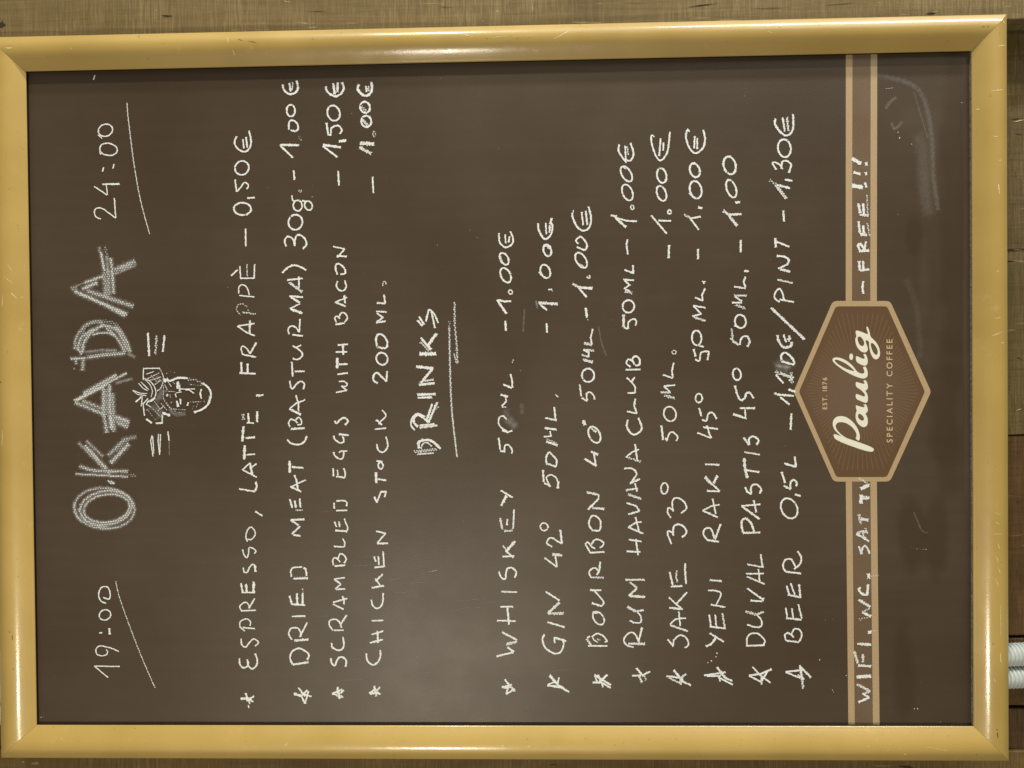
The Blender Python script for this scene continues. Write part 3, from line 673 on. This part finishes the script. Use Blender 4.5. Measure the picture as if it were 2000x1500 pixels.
+|O1.2 73 1277 38 62 32;L1.4/.8 35 1250 50 1310;C1.2 22 1028 28 1110 60 1152 100 1165 152 1130 160 1080 135 1010;L1 82 1040 90 1128;L1.3/.9 125 1058 118 1118
@ B5 970 1080 5
*|L1.7/.9 495 1290 620 1312;L1.7 518 1195 600 1290;L1 500 1285 575 1255;L1.1 610 1215 592 1290;L1.6 595 1290 660 1325;L1.3 640 1320 708 1358
GIN|C1.2 468 795 447 850 480 930 560 980 620 970 652 910 652 860;L1.1 568 880 562 825;L1.5/.9 562 825 680 860;L1.3/.9 495 675 665 725;L1.9/.8 505 592 655 590;L1.9/.85 500 590 612 485;L1.3/.9 615 465 480 378
@ B4 970 900 5
42 degrees|L1.1 468 948 585 1035;L1.1 590 1035 572 920;L2/.85 545 912 640 925;C1.1 540 840 495 810 490 790 520 752 560 762 600 790 640 808;L1.4 638 808 622 675;O1 463 645 36 38;L1 495 620 505 655
@ B3 970 750 5
50ML.|L1.4/.9 452 840 460 955;L1.4/.9 465 965 528 1000;C1 515 985 485 915 530 888 580 915 600 960;L1.5 603 950 597 1020;C1.2 490 790 483 720 510 668 545 695 585 740 585 770 578 805 530 790 500 780;L1.6/.9 485 562 595 600;L.9/.7 485 535 590 580;L1.1/.9 462 515 535 510;L1 530 510 522 460;L1.5/.9 470 430 585 445;L1.3/.9 475 332 585 355;L1.2 575 350 562 225;L.8/.9 575 105 603 128
@ B2 970 500 5
~dash before the gin price|L1.3 488 658 492 748
price 1.00 at the end of the GIN line|L1.3 430 478 490 528;L2/.85 410 458 595 468;L1.5/.25 385 435 400 510;L1/.9 505 328 540 325;L.8/.8 530 320 545 345;O1.2 475 150 44 70 20;L1.5/.8 415 155 440 190
@ B1 970 250 5
+|O1.3 495 1195 36 60 15;L1.6/.8 480 1145 520 1180;C1.3 405 930 412 1000 470 1085 530 1040 545 960 530 920;L1.3 538 880 520 940;L1.1 480 928 485 1038;L1.4/.9 520 950 515 1020
@ B5 970 1080 5
*|L1.3 940 1265 1020 1265;L1.4 955 1190 1115 1290;L1.6 1080 1188 1000 1270;L1.2/.9 960 1200 985 1270;L1.4/.9 1000 1250 1115 1318;L1.2/.9 990 1190 1040 1310
BOURBON|L1.1 895 908 1080 908;L1.7/.8 925 905 880 840;L1.3/.9 885 830 910 812;C1.1 930 820 980 788 1040 810 1080 862;L1 1080 862 1058 872;C.9/.9 935 815 950 850 990 872;L1/.8 1010 850 980 840;O1.1 995 637 46 72 32;L1.5/.8 935 580 985 590;L1.4/.9 930 490 1025 520;C1.1 1025 520 1045 480 1000 420 955 372;L1.3/.9 912 362 1022 365;L1.3/.8 925 240 1045 240;C1.1 922 240 903 190 930 155 970 150 1000 195;L1.2 975 215 1002 180 1012 85
@ B4 970 900 5
+|L1.2 922 898 1052 890;L1.2/.9 920 905 870 820;C1.1 862 815 890 795 930 840 962 860;C1.1 925 820 960 770 1010 775 1047 810 1008 852;C1.2 940 685 900 620 925 545 965 540 1010 580 1015 640 1000 680 945 680;L1.7/.9 890 478 925 440;L1.2 910 460 995 370;L1.1 995 370 995 330;L1.6/.85 990 330 880 308;L1.6/.85 935 460 1050 470
@ B3 970 750 5
40 degrees|L1.6/.9 860 730 975 802;L1.2 970 800 950 680;L1.8/.85 920 660 990 690;O1.2 955 495 52 86 30;L1.6/.8 920 430 975 470;L2.2/.9 848 355 862 400
@ B2 970 500 5
50ML|L1.1 812 1258 825 1368;L1.2 830 1388 885 1415;C1.1 885 1410 878 1350 910 1328 950 1365 955 1400;O1.2 893 1165 60 66 20;L2/.8 845 1012 940 1038;L1.4/.8 830 965 900 985;L1.2/.9 895 990 902 945 845 918;L1.6/.8 848 915 950 925;L2/.8 850 850 930 865;L1.2/.9 930 860 918 800 938 712
~dash before the bourbon price|L1.6 870 508 882 600;L.8/.5 885 610 890 628
price 1.00 at the end of the BOURBON line|L1.4 800 310 880 402;L1.8/.8 740 270 805 305;L1.9/.9 800 308 935 315;C1 880 205 905 218 912 200 900 190
@ B1 970 250 5
+|O1.2 825 1292 48 80 30;L1.6/.8 785 1320 850 1355;C1.2 800 1130 775 1100 815 1062 850 1085 882 1140 865 1190 820 1178 785 1160;L.9/.8 750 800 745 830;C1.3 738 830 745 880 790 970 850 1002 905 970 922 880 898 770;L1.1 830 820 845 950;L1.3 870 808 885 945
@ B5 970 1080 5
*|L1.4/.9 1365 1125 1420 1190;L1.3/.9 1325 1200 1410 1195;C1.2 1420 1200 1460 1175 1500 1160;L1.8/.8 1390 1200 1420 1265;L1.5/.7 1440 1190 1460 1245
RUM|L1.7/.85 1285 885 1450 888;C1.1 1338 922 1270 900 1242 850 1280 790 1330 778 1365 815 1385 865;L1.3 1385 870 1420 728;L1.9/.85 1278 525 1360 572;L1.1 1300 660 1340 682;C1 1310 665 1350 680 1405 678 1408 620 1370 572;L1.5/.85 1370 568 1435 558;L1.8/.85 1300 420 1448 430;L1.5/.9 1290 420 1372 345;L1.6/.8 1370 340 1300 285;L1.4/.85 1258 262 1445 262
@ B4 970 900 5
the word after RUM|L1.2 1270 885 1402 890;L1.2/.9 1290 770 1415 788;L1.2 1360 765 1380 922;L1.4/.85 1290 650 1430 712;L1.1 1285 650 1365 600 1415 598;L1.1 1357 550 1390 690;L1.3/.9 1285 522 1395 492;L1.2/.9 1395 490 1360 440 1270 412
@ B3 970 750 5
+|L1.7/.8 1285 1078 1410 1122;L1.4/.85 1262 1038 1378 1020;L1.1 1350 970 1372 1052;L1.6/.85 1300 970 1398 928;L1.1 1310 968 1370 880;C1.2 1370 880 1345 838 1300 822 1248 825;L1.5/.7 1275 715 1410 760;L1.1 1262 715 1330 660 1390 640;L1.2 1352 588 1375 755;C1.3 1280 350 1272 420 1320 487 1370 487 1418 430 1383 332;L1.3/.9 1275 268 1372 288;L1.3/.9 1370 285 1342 215 1355 145
@ B2 970 500 5
+|L1.3/.9 1282 1338 1350 1338;C1.1 1350 1338 1352 1280 1315 1230 1270 1190;L1.2/.9 1315 1228 1350 1182;L1.5/.85 1262 1110 1405 1108;C1.1 1308 1082 1268 1050 1282 1012 1310 1015 1345 1055;C1.3 1345 1060 1325 1005 1360 978 1395 1010 1395 1060 1355 1070
50ML|L1.9/.85 1240 570 1240 690;L1.1 1240 698 1282 712;C1.1 1285 708 1288 645 1340 615 1365 640 1355 678;O1.2 1287 492 58 60 20;L1.8/.75 1252 345 1322 362;L1.1 1245 315 1300 345;L1 1250 315 1305 280;L1.2/.9 1300 285 1245 235;L1.3/.9 1238 230 1342 237;L1.2 1250 135 1340 170;L1.2 1335 168 1330 90
@ B1 970 250 5
~dash before the rum price|L1.2 1278 1088 1268 1140 1282 1235
price 1.00 at the end of the RUM line|L1.8/.9 1165 880 1262 968;C1.2 1160 875 1230 895 1290 908 1370 910;L1.7/.85 1115 850 1175 868;O.9/.9 1325 775 16 22;O1.1 1277 630 48 82 25;O1.2 1267 448 46 80 32;L2/.8 1230 375 1270 395;C1.3 1197 162 1190 220 1230 290 1268 338;L1.1 1255 175 1262 320;L1.2/.7 1275 180 1285 265;C1.3 1270 315 1310 315 1337 250 1308 148
@ C5 1270 1060 4.6875
*|L1.4/.9 148 1220 300 1240;L1.5 215 1165 300 1272;L1.4/.9 295 1270 372 1305;L1.6/.8 330 1200 275 1240 280 1300;L1.2/.8 170 1235 280 1290
SAKE|L1.4/.9 160 885 212 948;L1.1 208 945 215 890;C1.1 213 895 265 848 320 862 350 915 342 945 318 962;L1.4/.85 182 755 345 810;C1.1 185 748 215 712 260 695 325 692;L1.1 262 632 275 762;L1.6/.85 175 595 298 610;L1.1 295 610 240 565;L1.2/.9 170 500 240 565;L1.2 235 565 335 455;L1.4/.9 178 268 205 385;L1.2/.8 245 255 235 310 250 360;L1.4/.9 190 400 292 397;L1.4/.9 322 190 318 240 328 378
@ C4 1270 850 4.6875
33 degrees|C1.1 195 995 165 925 160 880 200 890 215 920;C1.3 208 910 215 840 255 815 310 840 332 885 320 910 290 935;C1.1 188 758 160 710 165 665 200 680 215 695;C1.1 205 690 205 600 245 573 300 600 332 655 315 690 280 712;O1.1 130 487 32 50;L1/.8 105 505 110 530
@ C3 1270 650 4.6875
50ML.|L1.5/.9 102 850 118 980;L1.1 140 962 152 990;C1.1 152 990 170 930 200 908 245 940 250 965 235 990;O1.1 180 743 54 70 18;L2/.75 130 575 225 598;L1.4/.8 95 545 185 545;L1.2/.9 185 545 125 490;L1.1 125 488 228 478;L1.1 118 385 205 415;L1.1 207 412 198 350 215 275;O.8/.8 218 178 18 18
@ C1 1270 200 4.6875
~dash before the sake price|L1.6/.9 172 1305 168 1425
price 1.00 at the end of the SAKE line|L1.2 10 1035 150 1202;L1.2 75 1082 190 1085;O1.2/.9 176 1003 16 18;O1.2 103 833 42 70 18;O1.3 105 670 44 66 12;C1.2 10 300 12 370 50 485 95 532 148 475 168 390 180 270;L1 15 298 38 315;L1.2 95 330 82 490;L1.1 122 368 118 440
@ C5 1270 1060 4.6875
*|L1.3/.9 492 1215 690 1185;L1.5/.9 612 1140 690 1240;L1.4/.9 680 1235 750 1265;L1.2 520 1220 630 1220 640 1270;L1.2 640 1240 755 1300;L1.4/.8 660 1190 625 1240
~four specks of chalk|L.6 525 1095 530 1099;L.7 558 1085 562 1078;L.7 600 1048 604 1042;L.6 608 1005 612 1018
the first word of the line under SAKE|C1.4 510 948 560 925 600 870;L1.3/.9 543 828 675 908;L1.3/.9 540 660 555 765;L1.2/.9 595 660 605 770;L1.5/.8 660 645 685 790;L1.2 545 768 690 785;L1.2/.9 555 567 687 590;L1 600 572 638 505;C1.1 640 505 645 460 600 440 530 437;L1.4/.85 545 342 655 352
@ C4 1270 850 4.6875
the second word of the line under SAKE|L1.3 522 960 628 975;C1.2 522 958 487 910 500 858 548 852 575 900 585 945;L1.3/.9 592 955 645 812;L1.3/.9 480 690 618 752;L1 480 690 560 650 635 635;L1.2/.9 570 582 600 720;L1.3/.9 520 510 635 515;L1.2 635 512 565 445;L2/.85 500 382 565 450;L1.7/.9 580 440 615 370;L1.4/.85 502 265 635 272
@ C3 1270 650 4.6875
45 degrees|L1.1 432 915 552 962;L1.2 560 965 540 920 520 850;L1.2 485 865 620 880;L1.4/.9 448 690 468 765;C1.2 475 795 515 805 530 745 570 732 608 788;O1.1 445 598 30 42
@ C2 1270 450 4.6875
50ML.|L1.4/.9 398 1088 415 1155;C1.1 412 1180 450 1195 462 1125 500 1108 542 1110;L1.3/.9 538 1110 523 1190;O1.2 425 985 42 70 4;L1.1 450 1058 490 1066;L1.6/.8 400 795 505 828;L1.1 385 785 465 768;L1.2 468 765 395 692;L1.3/.9 392 690 505 708;L1.2 413 615 482 645;L1.2 480 643 475 590 502 532;L1/.8 475 468 508 472;L1/.9 488 465 492 490
~dash before the price 1.00 of the line under SAKE|L1.5/.9 437 170 437 262
@ C1 1270 200 4.6875
price 1.00 at the end of the line under SAKE|L1.4/.9 365 1060 446 1167;L1.8/.75 312 1028 370 1058;L1.4/.9 370 1062 460 1045;L1.8/.9 440 960 475 970;O1.3 416 800 52 84 14;L1.6/.8 358 830 385 855;O1.4 408 622 44 66 14;L1.2 340 245 362 268;C1.3 338 255 327 320 360 420 415 465 480 420 502 340 485 252;L1.2 408 308 402 420;L1.2/.9 430 325 430 428
@ C5 1270 1060 4.6875
*|L1.4 905 1215 1015 1200 1110 1158;L1.2/.9 935 1135 1010 1215 1100 1282;L1.2 905 1218 1015 1275;L1.8/.8 1018 1300 1020 1225;L1.4 1020 1260 1080 1170
the first word of the fourth line from the strip|L1.2 880 945 1048 938;C1.1 885 940 888 870 920 833 955 828;C1.1 955 828 990 835 1048 892 1035 935;C1.1 888 750 960 772 1015 765 1018 710 975 660;L2/.75 872 630 970 658;L1.6/.8 970 660 1038 632;L1.2 920 530 1025 537;L1.3/.9 1030 520 888 418;L1.1 1030 535 1038 505;L1.2/.85 885 310 1050 380;L1.2/.9 878 285 1038 282;L1.1 990 243 1002 360;L1.2/.85 888 198 1038 225;L1.2 1028 220 1010 105
@ C4 1270 850 4.6875
PASTIS|L1.4/.9 850 895 1008 890;C1.5/.9 850 890 835 820 845 775 880 760;C1.5/.9 880 762 925 810 952 890;L1.4 838 650 1000 768;L1.1 835 648 1008 632;L1.3/.9 948 595 970 705;L1.3 868 475 885 515 920 540;C1.4/.9 925 540 925 470 970 450 1015 490 1002 535;L2.1/.85 860 210 865 290 888 392;L1.3/.9 880 320 1000 338;L1.2/.85 862 155 1005 178
@ C3 1270 650 4.6875
+|L1.6/.85 855 960 908 1028;C1.3 908 1025 905 970 945 948 992 985 972 1025
45 degrees|L1.7/.9 760 745 845 772;L1.1 845 775 880 785;L1.1 872 782 868 700;L1.4/.9 820 690 960 690;L1.4/.9 775 485 795 560;C1.4/.9 795 560 825 615 865 598 880 555 912 550 945 598;O1.2 793 380 38 52 8
@ C2 1270 450 4.6875
50ML.|L1.4/.75 745 900 755 990;L1.3/.8 732 992 760 1000;L1.8/.8 752 1010 810 1048;C1.2 822 1048 825 1010 850 972 890 970;C1.5/.85 890 970 910 1015 890 1065;O1.2 825 833 50 62 18;L1.2 768 870 820 892;L2/.7 780 680 870 715;L1.2 750 660 840 662;L1.4/.85 840 650 775 605;L1.5/.8 768 595 882 598;L1.4/.85 768 515 872 530;L1.2 872 525 855 470 872 425;L1.4/.9 860 372 902 372
~dash before the last price 1.00|L1.5/.9 828 90 828 200
@ C1 1270 200 4.6875
price 1.00 with no euro sign|L2/.85 725 1045 795 1130;L2.1/.8 668 992 735 1040;L1.5/.9 730 1028 835 1022;L1.5/.9 780 918 822 912;O1.3 742 790 43 82 18;O1.5/.9 727 577 54 84 18
@ C5 1270 1060 4.6875
*|L1.5/.9 1240 1182 1400 1165;L1.2/.9 1240 1185 1375 1240;L1.4/.9 1370 1125 1388 1240;L1.5/.9 1365 1125 1472 1235;L1.9/.8 1385 1200 1400 1335;L1.2/.9 1350 1210 1410 1250
BEER|L1.2/.9 1240 895 1362 912;L1.1 1240 895 1230 840 1262 823;C1.2 1262 825 1300 850 1312 868;C1.1 1290 845 1320 790 1370 800 1387 850 1362 908;L1.1 1240 598 1255 680;L1.2/.9 1295 600 1310 690;L1.2/.9 1356 565 1388 695;L1.4/.9 1245 690 1385 705;L1.4/.9 1248 395 1272 470;L1.2/.9 1285 370 1325 480;L1.4/.9 1362 380 1375 500;L1.4/.9 1260 475 1380 502;L1.2 1240 265 1380 282;C1.2 1240 265 1215 218 1235 160 1280 148 1310 178 1332 232;C1.2 1318 242 1370 195 1382 135 1348 78
@ C4 1270 850 4.6875
0,5L|O1.2 1272 670 72 96 22;L1.4 1325 543 1375 555;L1.4 1203 335 1235 438;L1.5/.85 1220 462 1285 495;C1.4/.9 1285 492 1285 430 1318 410 1342 438 1335 468;L1.4 1228 258 1332 290;L1.3 1335 288 1322 195
@ C3 1270 650 4.6875
~dash before the half litre price|L1.5/.9 1292 738 1285 888
price 1,20|L1.3 1190 590 1275 657;L1.7/.8 1135 552 1195 575;L1.5/.9 1170 565 1315 578;L1.7/.9 1265 518 1328 540;L2.2/.7 1150 350 1180 385;L1.4 1150 385 1218 460;L2.2/.8 1190 370 1295 410;L2/.7 1290 360 1300 465;L1.4/.8 1270 440 1315 405;C9/.12 1150 320 1230 300 1280 340;L2/.2 1150 300 1280 320
@ C2 1270 450 4.6875
+|C1.4 1205 1195 1198 1150 1225 1120 1265 1135 1312 1190 1315 1225 1260 1215 1200 1195;C1.8/.85 1165 960 1175 1010 1220 1070 1285 1060 1295 1020;L1.3/.9 1220 955 1245 1025;L1.5/.8 1275 960 1270 1020;L1.2/.8 1225 1005 1290 990
~slash|L1.9/.85 1108 710 1412 998
PINT|L1.3/.9 1185 632 1315 656;C1.2 1185 656 1140 620 1145 570 1185 533 1212 580 1225 640;L1.4/.8 1162 450 1302 482;L1.8/.85 1190 355 1280 378;L1.2 1172 350 1255 312;C1.4 1255 310 1268 270 1225 240 1160 235;L1.7/.9 1145 70 1150 155;L1.3 1160 105 1210 125 1272 150
@ C1 1270 200 4.6875
~dash before the pint price|L1.5/.9 1218 990 1225 1088
price 1,30|L2.1/.8 1150 760 1245 880;L2/.6 1095 712 1155 755;L1.6/.9 1155 755 1280 785;L1.4 1235 708 1300 718;C1.1 1155 615 1120 560 1140 548 1185 572 1212 612;C1.4/.9 1202 605 1208 545 1250 535 1292 570;L1.5/.9 1290 575 1270 645;O1.3 1228 420 60 80 6;C1.5/.9 1148 150 1142 200 1200 280 1255 302 1305 250 1308 108;L1.4/.9 1212 140 1232 265;L1.5/.8 1252 135 1265 262
@ S3 1620 1140 5.357
WIFI.|L1.5 305 1240 415 1192;L1.5/.9 415 1192 345 1148;L1.4/.8 350 1150 430 1128;L1.9/.8 425 1125 288 1052;L2.4/.9 285 975 435 968;L2/.8 262 710 298 838;L1.8/.85 300 855 438 865;L1.9/.8 348 738 352 822;L2/.85 292 628 438 640;L2.2 405 508 438 505;L1.6/.35 440 503 495 492
WC.|L1.6/.5 310 378 425 342;L1.7 435 342 345 300;L1.4/.7 345 295 425 258;L2/.85 428 242 305 168;C1.6 325 38 308 65 345 108 395 118;L1.7 395 118 405 8
@ S2 1620 930 6.52
+|L3.6 485 1272 515 1270;L2/.35 530 1270 625 1270
SAT|L1.1 375 892 405 992;C1.4/.9 410 992 418 925 445 888 485 920 512 988;L2/.9 345 735 380 755;L1.3 380 755 502 828;L1.6/.8 345 730 420 700 490 715;L1.2/.7 460 658 480 740;L1.5/.8 430 712 430 775 470 790;L2/.75 375 480 398 608;L2.2/.85 400 548 495 558
TV|L2.3 405 240 402 345;L2.4/.85 415 285 510 275;L2/.7 440 250 450 300;L2.4 400 158 505 115;L1.3/.7 508 112 440 62 375 30
@ S1 1620 290 4.839
~dash before FREE|L1.5 318 1255 312 1320 320 1372
FREE|L1.9/.9 282 1065 285 1150;L1.5 318 1065 320 1140;L2/.85 285 1155 375 1142;L1.9/.9 285 970 375 965;C1.7 290 970 270 915 295 905 335 960;L1.5 328 955 345 880;L1.7/.9 275 688 288 800;L1.7 318 728 325 810;L2.2/.9 290 810 352 818;L1.2/.7 357 708 382 835;L1.9/.9 275 520 290 610;L1.7 318 522 325 622;L1.9/.85 285 625 370 634;L1/.7 355 438 362 625
three exclamation marks|L2.6 212 350 312 368;L1.7/.9 335 322 352 370;L1.8 228 225 292 242;L1.5/.9 342 225 350 250;L2.4 214 95 298 145;L1.9 345 130 350 158
@ B2 970 500 5
~faint scratch under the whiskey price|L1.2/.12 272 520 258 740
~faint scratch under the bourbon measure|C1.2/.12 995 690 1025 850 1072 975
"""
ox = oy = 0.0; sc = 1.0; words = []
for ln in DATA.strip().splitlines():
    if ln.startswith('@'):
        t = ln.split(); ox, oy, sc = float(t[2]), float(t[3]), float(t[4]); continue
    nm, body = ln.split('|', 1); strokes = []
    for tok in body.split(';'):
        f = tok.split(); hd = f[0]; v = [float(x) for x in f[1:]]
        ty = hd[0]; wf, op = 1.0, 1.0
        if '/' in hd: a, b = hd[1:].split('/'); wf = float(a) if a else 1.0; op = float(b)
        elif len(hd) > 1: wf = float(hd[1:])
        if ty == 'O':
            cx, cy, ra, rb = v[:4]; t = math.radians(v[4]) if len(v) > 4 else 0; pts = []
            st = rnd.random() * 6.28
            for k in range(25):
                a = st + 2 * math.pi * k / 24 * 1.01; w = 1 + .03 * math.sin(2 * a + st)
                pts.append((cx + (ra * math.cos(a) * math.cos(t) + rb * math.sin(a) * math.sin(t)) * w, cy + (-ra * math.cos(a) * math.sin(t) + rb * math.sin(a) * math.cos(t)) * w))
        else:
            pts = [(v[i], v[i + 1]) for i in range(0, len(v), 2)]
            if ty == 'C': pts = crom(pts)
        strokes.append(([(ox + x / sc, oy + y / sc) for x, y in pts], wf, op))
    if nm == '+': words[-1][1].extend(strokes)
    else: words.append([nm, strokes])
    if 'drawing of' in nm: words[-1][1] = [(p, w * (.72 if w < 3 else 1), min(1, o * 1.12) if w < 3 else o * .8) for p, w, o in strokes]
for nm, st in words:
    if nm == '*': chalk_object('chalk_star', st, None)
    elif nm.startswith('~'):
        k = nm[1:]; kind = 'chalk_mark'
        if 'dash' in k: kind = 'chalk_dash'
        if 'underline' in k: kind = 'chalk_underline'
        if 'drawing of' in k: kind = 'chalk_drawing'
        chalk_object(kind, st, k)
    elif nm == 'title letter':
        st = [(p, w * 1.7 + .8, .20) for p, w, o in st if o > .35] + [(p, w, o * .80 if o > .4 else o) for p, w, o in st]
        chalk_object('chalk_letter', st, 'large letter of the title, shaded with the side of the chalk')
    elif nm[0].isupper() or nm[0].isdigit(): chalk_object('chalk_word', st, 'chalk writing ' + nm.strip('.,'))
    else: chalk_object('chalk_word', st, nm)

# scattered chalk crumbs and smears on the panel
sm = []
for (x, y) in ((1755, 258), (1758, 268), (1780, 282), (1786, 1385), (1793, 1385), (1837, 1410), (1662, 1270), (1600, 1290), (80, 1402), (84, 1400), (1652, 1320), (610, 385)):
    sm.append(([(x, y), (x + rnd.uniform(-2, 2), y + rnd.uniform(-2.5, 2.5))], .42, .9))
for (x0, y0, x1, y1) in ((1731, 173, 1746, 171), (1790, 1072, 1810, 1073), (1876, 200, 1882, 200), (1625, 1345, 1628, 1352), (825, 1120, 855, 1113), (1737, 1300, 1739, 1301)):
    sm.append(([(x0, y0), ((x0 + x1) / 2, (y0 + y1) / 2 + .6), (x1, y1)], .32, .55))
for k in range(70):
    x, y = rnd.uniform(80, 1880), rnd.uniform(150, 1400)
    a = rnd.uniform(0, 6.28); l = rnd.uniform(.5, 1.6)
    sm.append(([(x, y), (x + l * math.cos(a), y + l * math.sin(a))], .26, rnd.uniform(.3, .8)))
for k in range(18):
    x, y = rnd.uniform(560, 1100), rnd.uniform(980, 1400); l = rnd.uniform(15, 70)
    sm.append((crom([(x, y), (x + l * .5, y + rnd.uniform(-2, 2) - l * .05), (x + l, y - l * .1)]), .3, .08))
chalk_object('chalk_crumbs', sm, 'loose crumbs and fine scratches of chalk')['kind'] = 'stuff'
# smears of the wiping cloth near the strip
sw = [(crom([(1713, 147), (1760, 157), (1793, 175), (1810, 210), (1820, 270), (1823, 340), (1832, 410)]), 3.6, .075),
      (crom([(1785, 180), (1800, 230), (1812, 270)]), 1.0, .08), (crom([(1730, 212), (1738, 200), (1750, 190)]), 2.2, .12),
      (crom([(1741, 240), (1748, 252), (1762, 238)]), 2.2, .10), (crom([(1790, 262), (1800, 300), (1806, 380), (1815, 420)]), 9, .04),
      (crom([(1770, 545), (1790, 600), (1798, 700)]), 5, .025), (crom([(1785, 1000), (1800, 1035), (1812, 1040)]), 1.2, .1)]
for s_ in sw: chalk_object('wiped_smear', [s_], None)

# ---------------------------------------------------------------- scuffs on the frame
def rail_point(side, px, py):
    """position on a rail's face seen at a pixel: s is found from the rail's edges"""
    h = LIP + .006
    for _ in range(3):
        u, v = uv_at(px, py, h)
        i0, i1, o0, o1 = {'T': (0, 1, 0, 1), 'R': (1, 2, 1, 2), 'B': (2, 3, 2, 3), 'L': (3, 0, 3, 0)}[side]
        def dist(a, b):
            dx, dy = b[0] - a[0], b[1] - a[1]; l = math.hypot(dx, dy); return ((u - a[0]) * dy - (v - a[1]) * dx) / l
        di, do = dist(inn[i0], inn[i1]), dist(out[o0], out[o1])
        s = min(max(di / (di - do), 0), 1)
        h = prof_h(s)
    return u, v, h + .00012
SC = [('R', 1908, 213, 1914, 212, 1.5), ('R', 1936, 178, 1958, 175, .9), ('R', 1939, 266, 1948, 267, .7), ('R', 1951, 313, 1956, 313, .7), ('R', 1950, 360, 1952, 378, .9),
      ('R', 1958, 40, 1962, 46, 1.0), ('R', 1950, 90, 1962, 88, 1.2), ('R', 1946, 530, 1951, 529, .7), ('R', 1946, 622, 1954, 620, .7), ('R', 1938, 656, 1958, 648, .7),
      ('R', 1955, 670, 1961, 669, .8), ('R', 1942, 1001, 1954, 1006, .6), ('R', 1945, 1020, 1952, 1024, .6), ('R', 1940, 1043, 1956, 1043, .6), ('R', 1948, 1060, 1952, 1072, .5),
      ('R', 1945, 1085, 1950, 1098, .5), ('R', 1948, 1108, 1953, 1118, .5), ('R', 1944, 1130, 1950, 1145, .5), ('R', 1953, 1275, 1955, 1295, .8), ('R', 1940, 1325, 1945, 1332, .7),
      ('R', 1954, 1180, 1954, 1240, .4), ('T', 455, 98, 459, 109, .8), ('T', 1082, 76, 1112, 60, .8), ('T', 445, 74, 446, 84, .6), ('T', 138, 93, 140, 97, .7), ('T', 900, 66, 925, 72, .5),
      ('T', 960, 74, 990, 70, .4), ('T', 1040, 98, 1052, 100, .6), ('T', 10, 94, 24, 94, 1.1), ('T', 1000, 71, 1050, 70, .4), ('T', 1500, 62, 1508, 64, .8),
      ('L', 22, 572, 32, 582, .8), ('L', 14, 515, 24, 530, .5), ('L', 8, 540, 28, 556, .5), ('L', 6, 575, 4, 600, .5), ('L', 41, 580, 43, 581, .8), ('L', 5, 840, 4, 870, .6),
      ('B', 555, 1457, 562, 1452, .7), ('B', 1030, 1458, 1036, 1457, .8), ('B', 673, 1460, 676, 1459, .8), ('B', 1228, 1453, 1229, 1453, .7), ('B', 1695, 1458, 1697, 1457, .8),
      ('B', 1757, 1462, 1758, 1462, .8), ('B', 1765, 1472, 1770, 1474, .8), ('B', 1810, 1459, 1850, 1466, .4), ('B', 120, 1443, 122, 1443, .7), ('B', 980, 1455, 984, 1456, 1.2)]
NK = [('R', 1948, 1430, 1949, 1441, 1.2), ('R', 1947, 1424, 1948, 1426, 1.2), ('R', 1928, 884, 1929, 884, .9), ('R', 1925, 1262, 1925, 1266, .7), ('R', 1940, 1255, 1939, 1260, .6),
      ('T', 272, 69, 271, 73, 1.0), ('T', 1523, 53, 1524, 54, 1.0), ('T', 1918, 52, 1923, 52, .8), ('T', 1928, 52, 1931, 51, .8), ('T', 465, 76, 474, 80, .6), ('T', 485, 80, 500, 83, .5),
      ('L', 24, 1240, 24, 1250, .9), ('L', 26, 1306, 27, 1307, 1.2), ('L', 17, 1234, 19, 1235, .8), ('B', 1301, 1442, 1302, 1442, .8), ('B', 1308, 1443, 1309, 1443, .9),
      ('B', 1319, 1443, 1320, 1443, .9), ('B', 1004, 1462, 1005, 1462, .8), ('T', 610, 77, 611, 76, .8), ('L', 1, 745, 1, 748, 1.2)]
for side, parent in (('L', rails[0]), ('T', rails[1]), ('R', rails[2]), ('B', rails[3])):
    for lst, m, nm in ((SC, SCUFF, 'paint_scuffs'), (NK, NICK, 'paint_nicks')):
        V, Fc = [], []
        for (s_, x0, y0, x1, y1, w) in lst:
            if s_ != side: continue
            l = math.hypot(x1 - x0, y1 - y0) or 1; dx, dy = (x1 - x0) / l, (y1 - y0) / l; n = max(3, int(l / 3)); b0 = len(V)
            for i in range(n + 1):
                t = i / n; ww = w * (.35 + .65 * math.sin(math.pi * min(max(t, .12), .88))) * rnd.uniform(.6, 1.1)
                x = x0 + (x1 - x0) * t + rnd.uniform(-.3, .3); y = y0 + (y1 - y0) * t + rnd.uniform(-.3, .3)
                for sd in (-1, 1):
                    V.append(W(*rail_point(side, x - dy * ww * sd, y + dx * ww * sd)))
            for i in range(n): q = b0 + 2 * i; Fc.append((q, q + 1, q + 3, q + 2))
        if V: part(nm, V, Fc, m, parent, origin=BO, kind='stuff')
print('words', len(words), 'objects', len(bpy.data.objects))
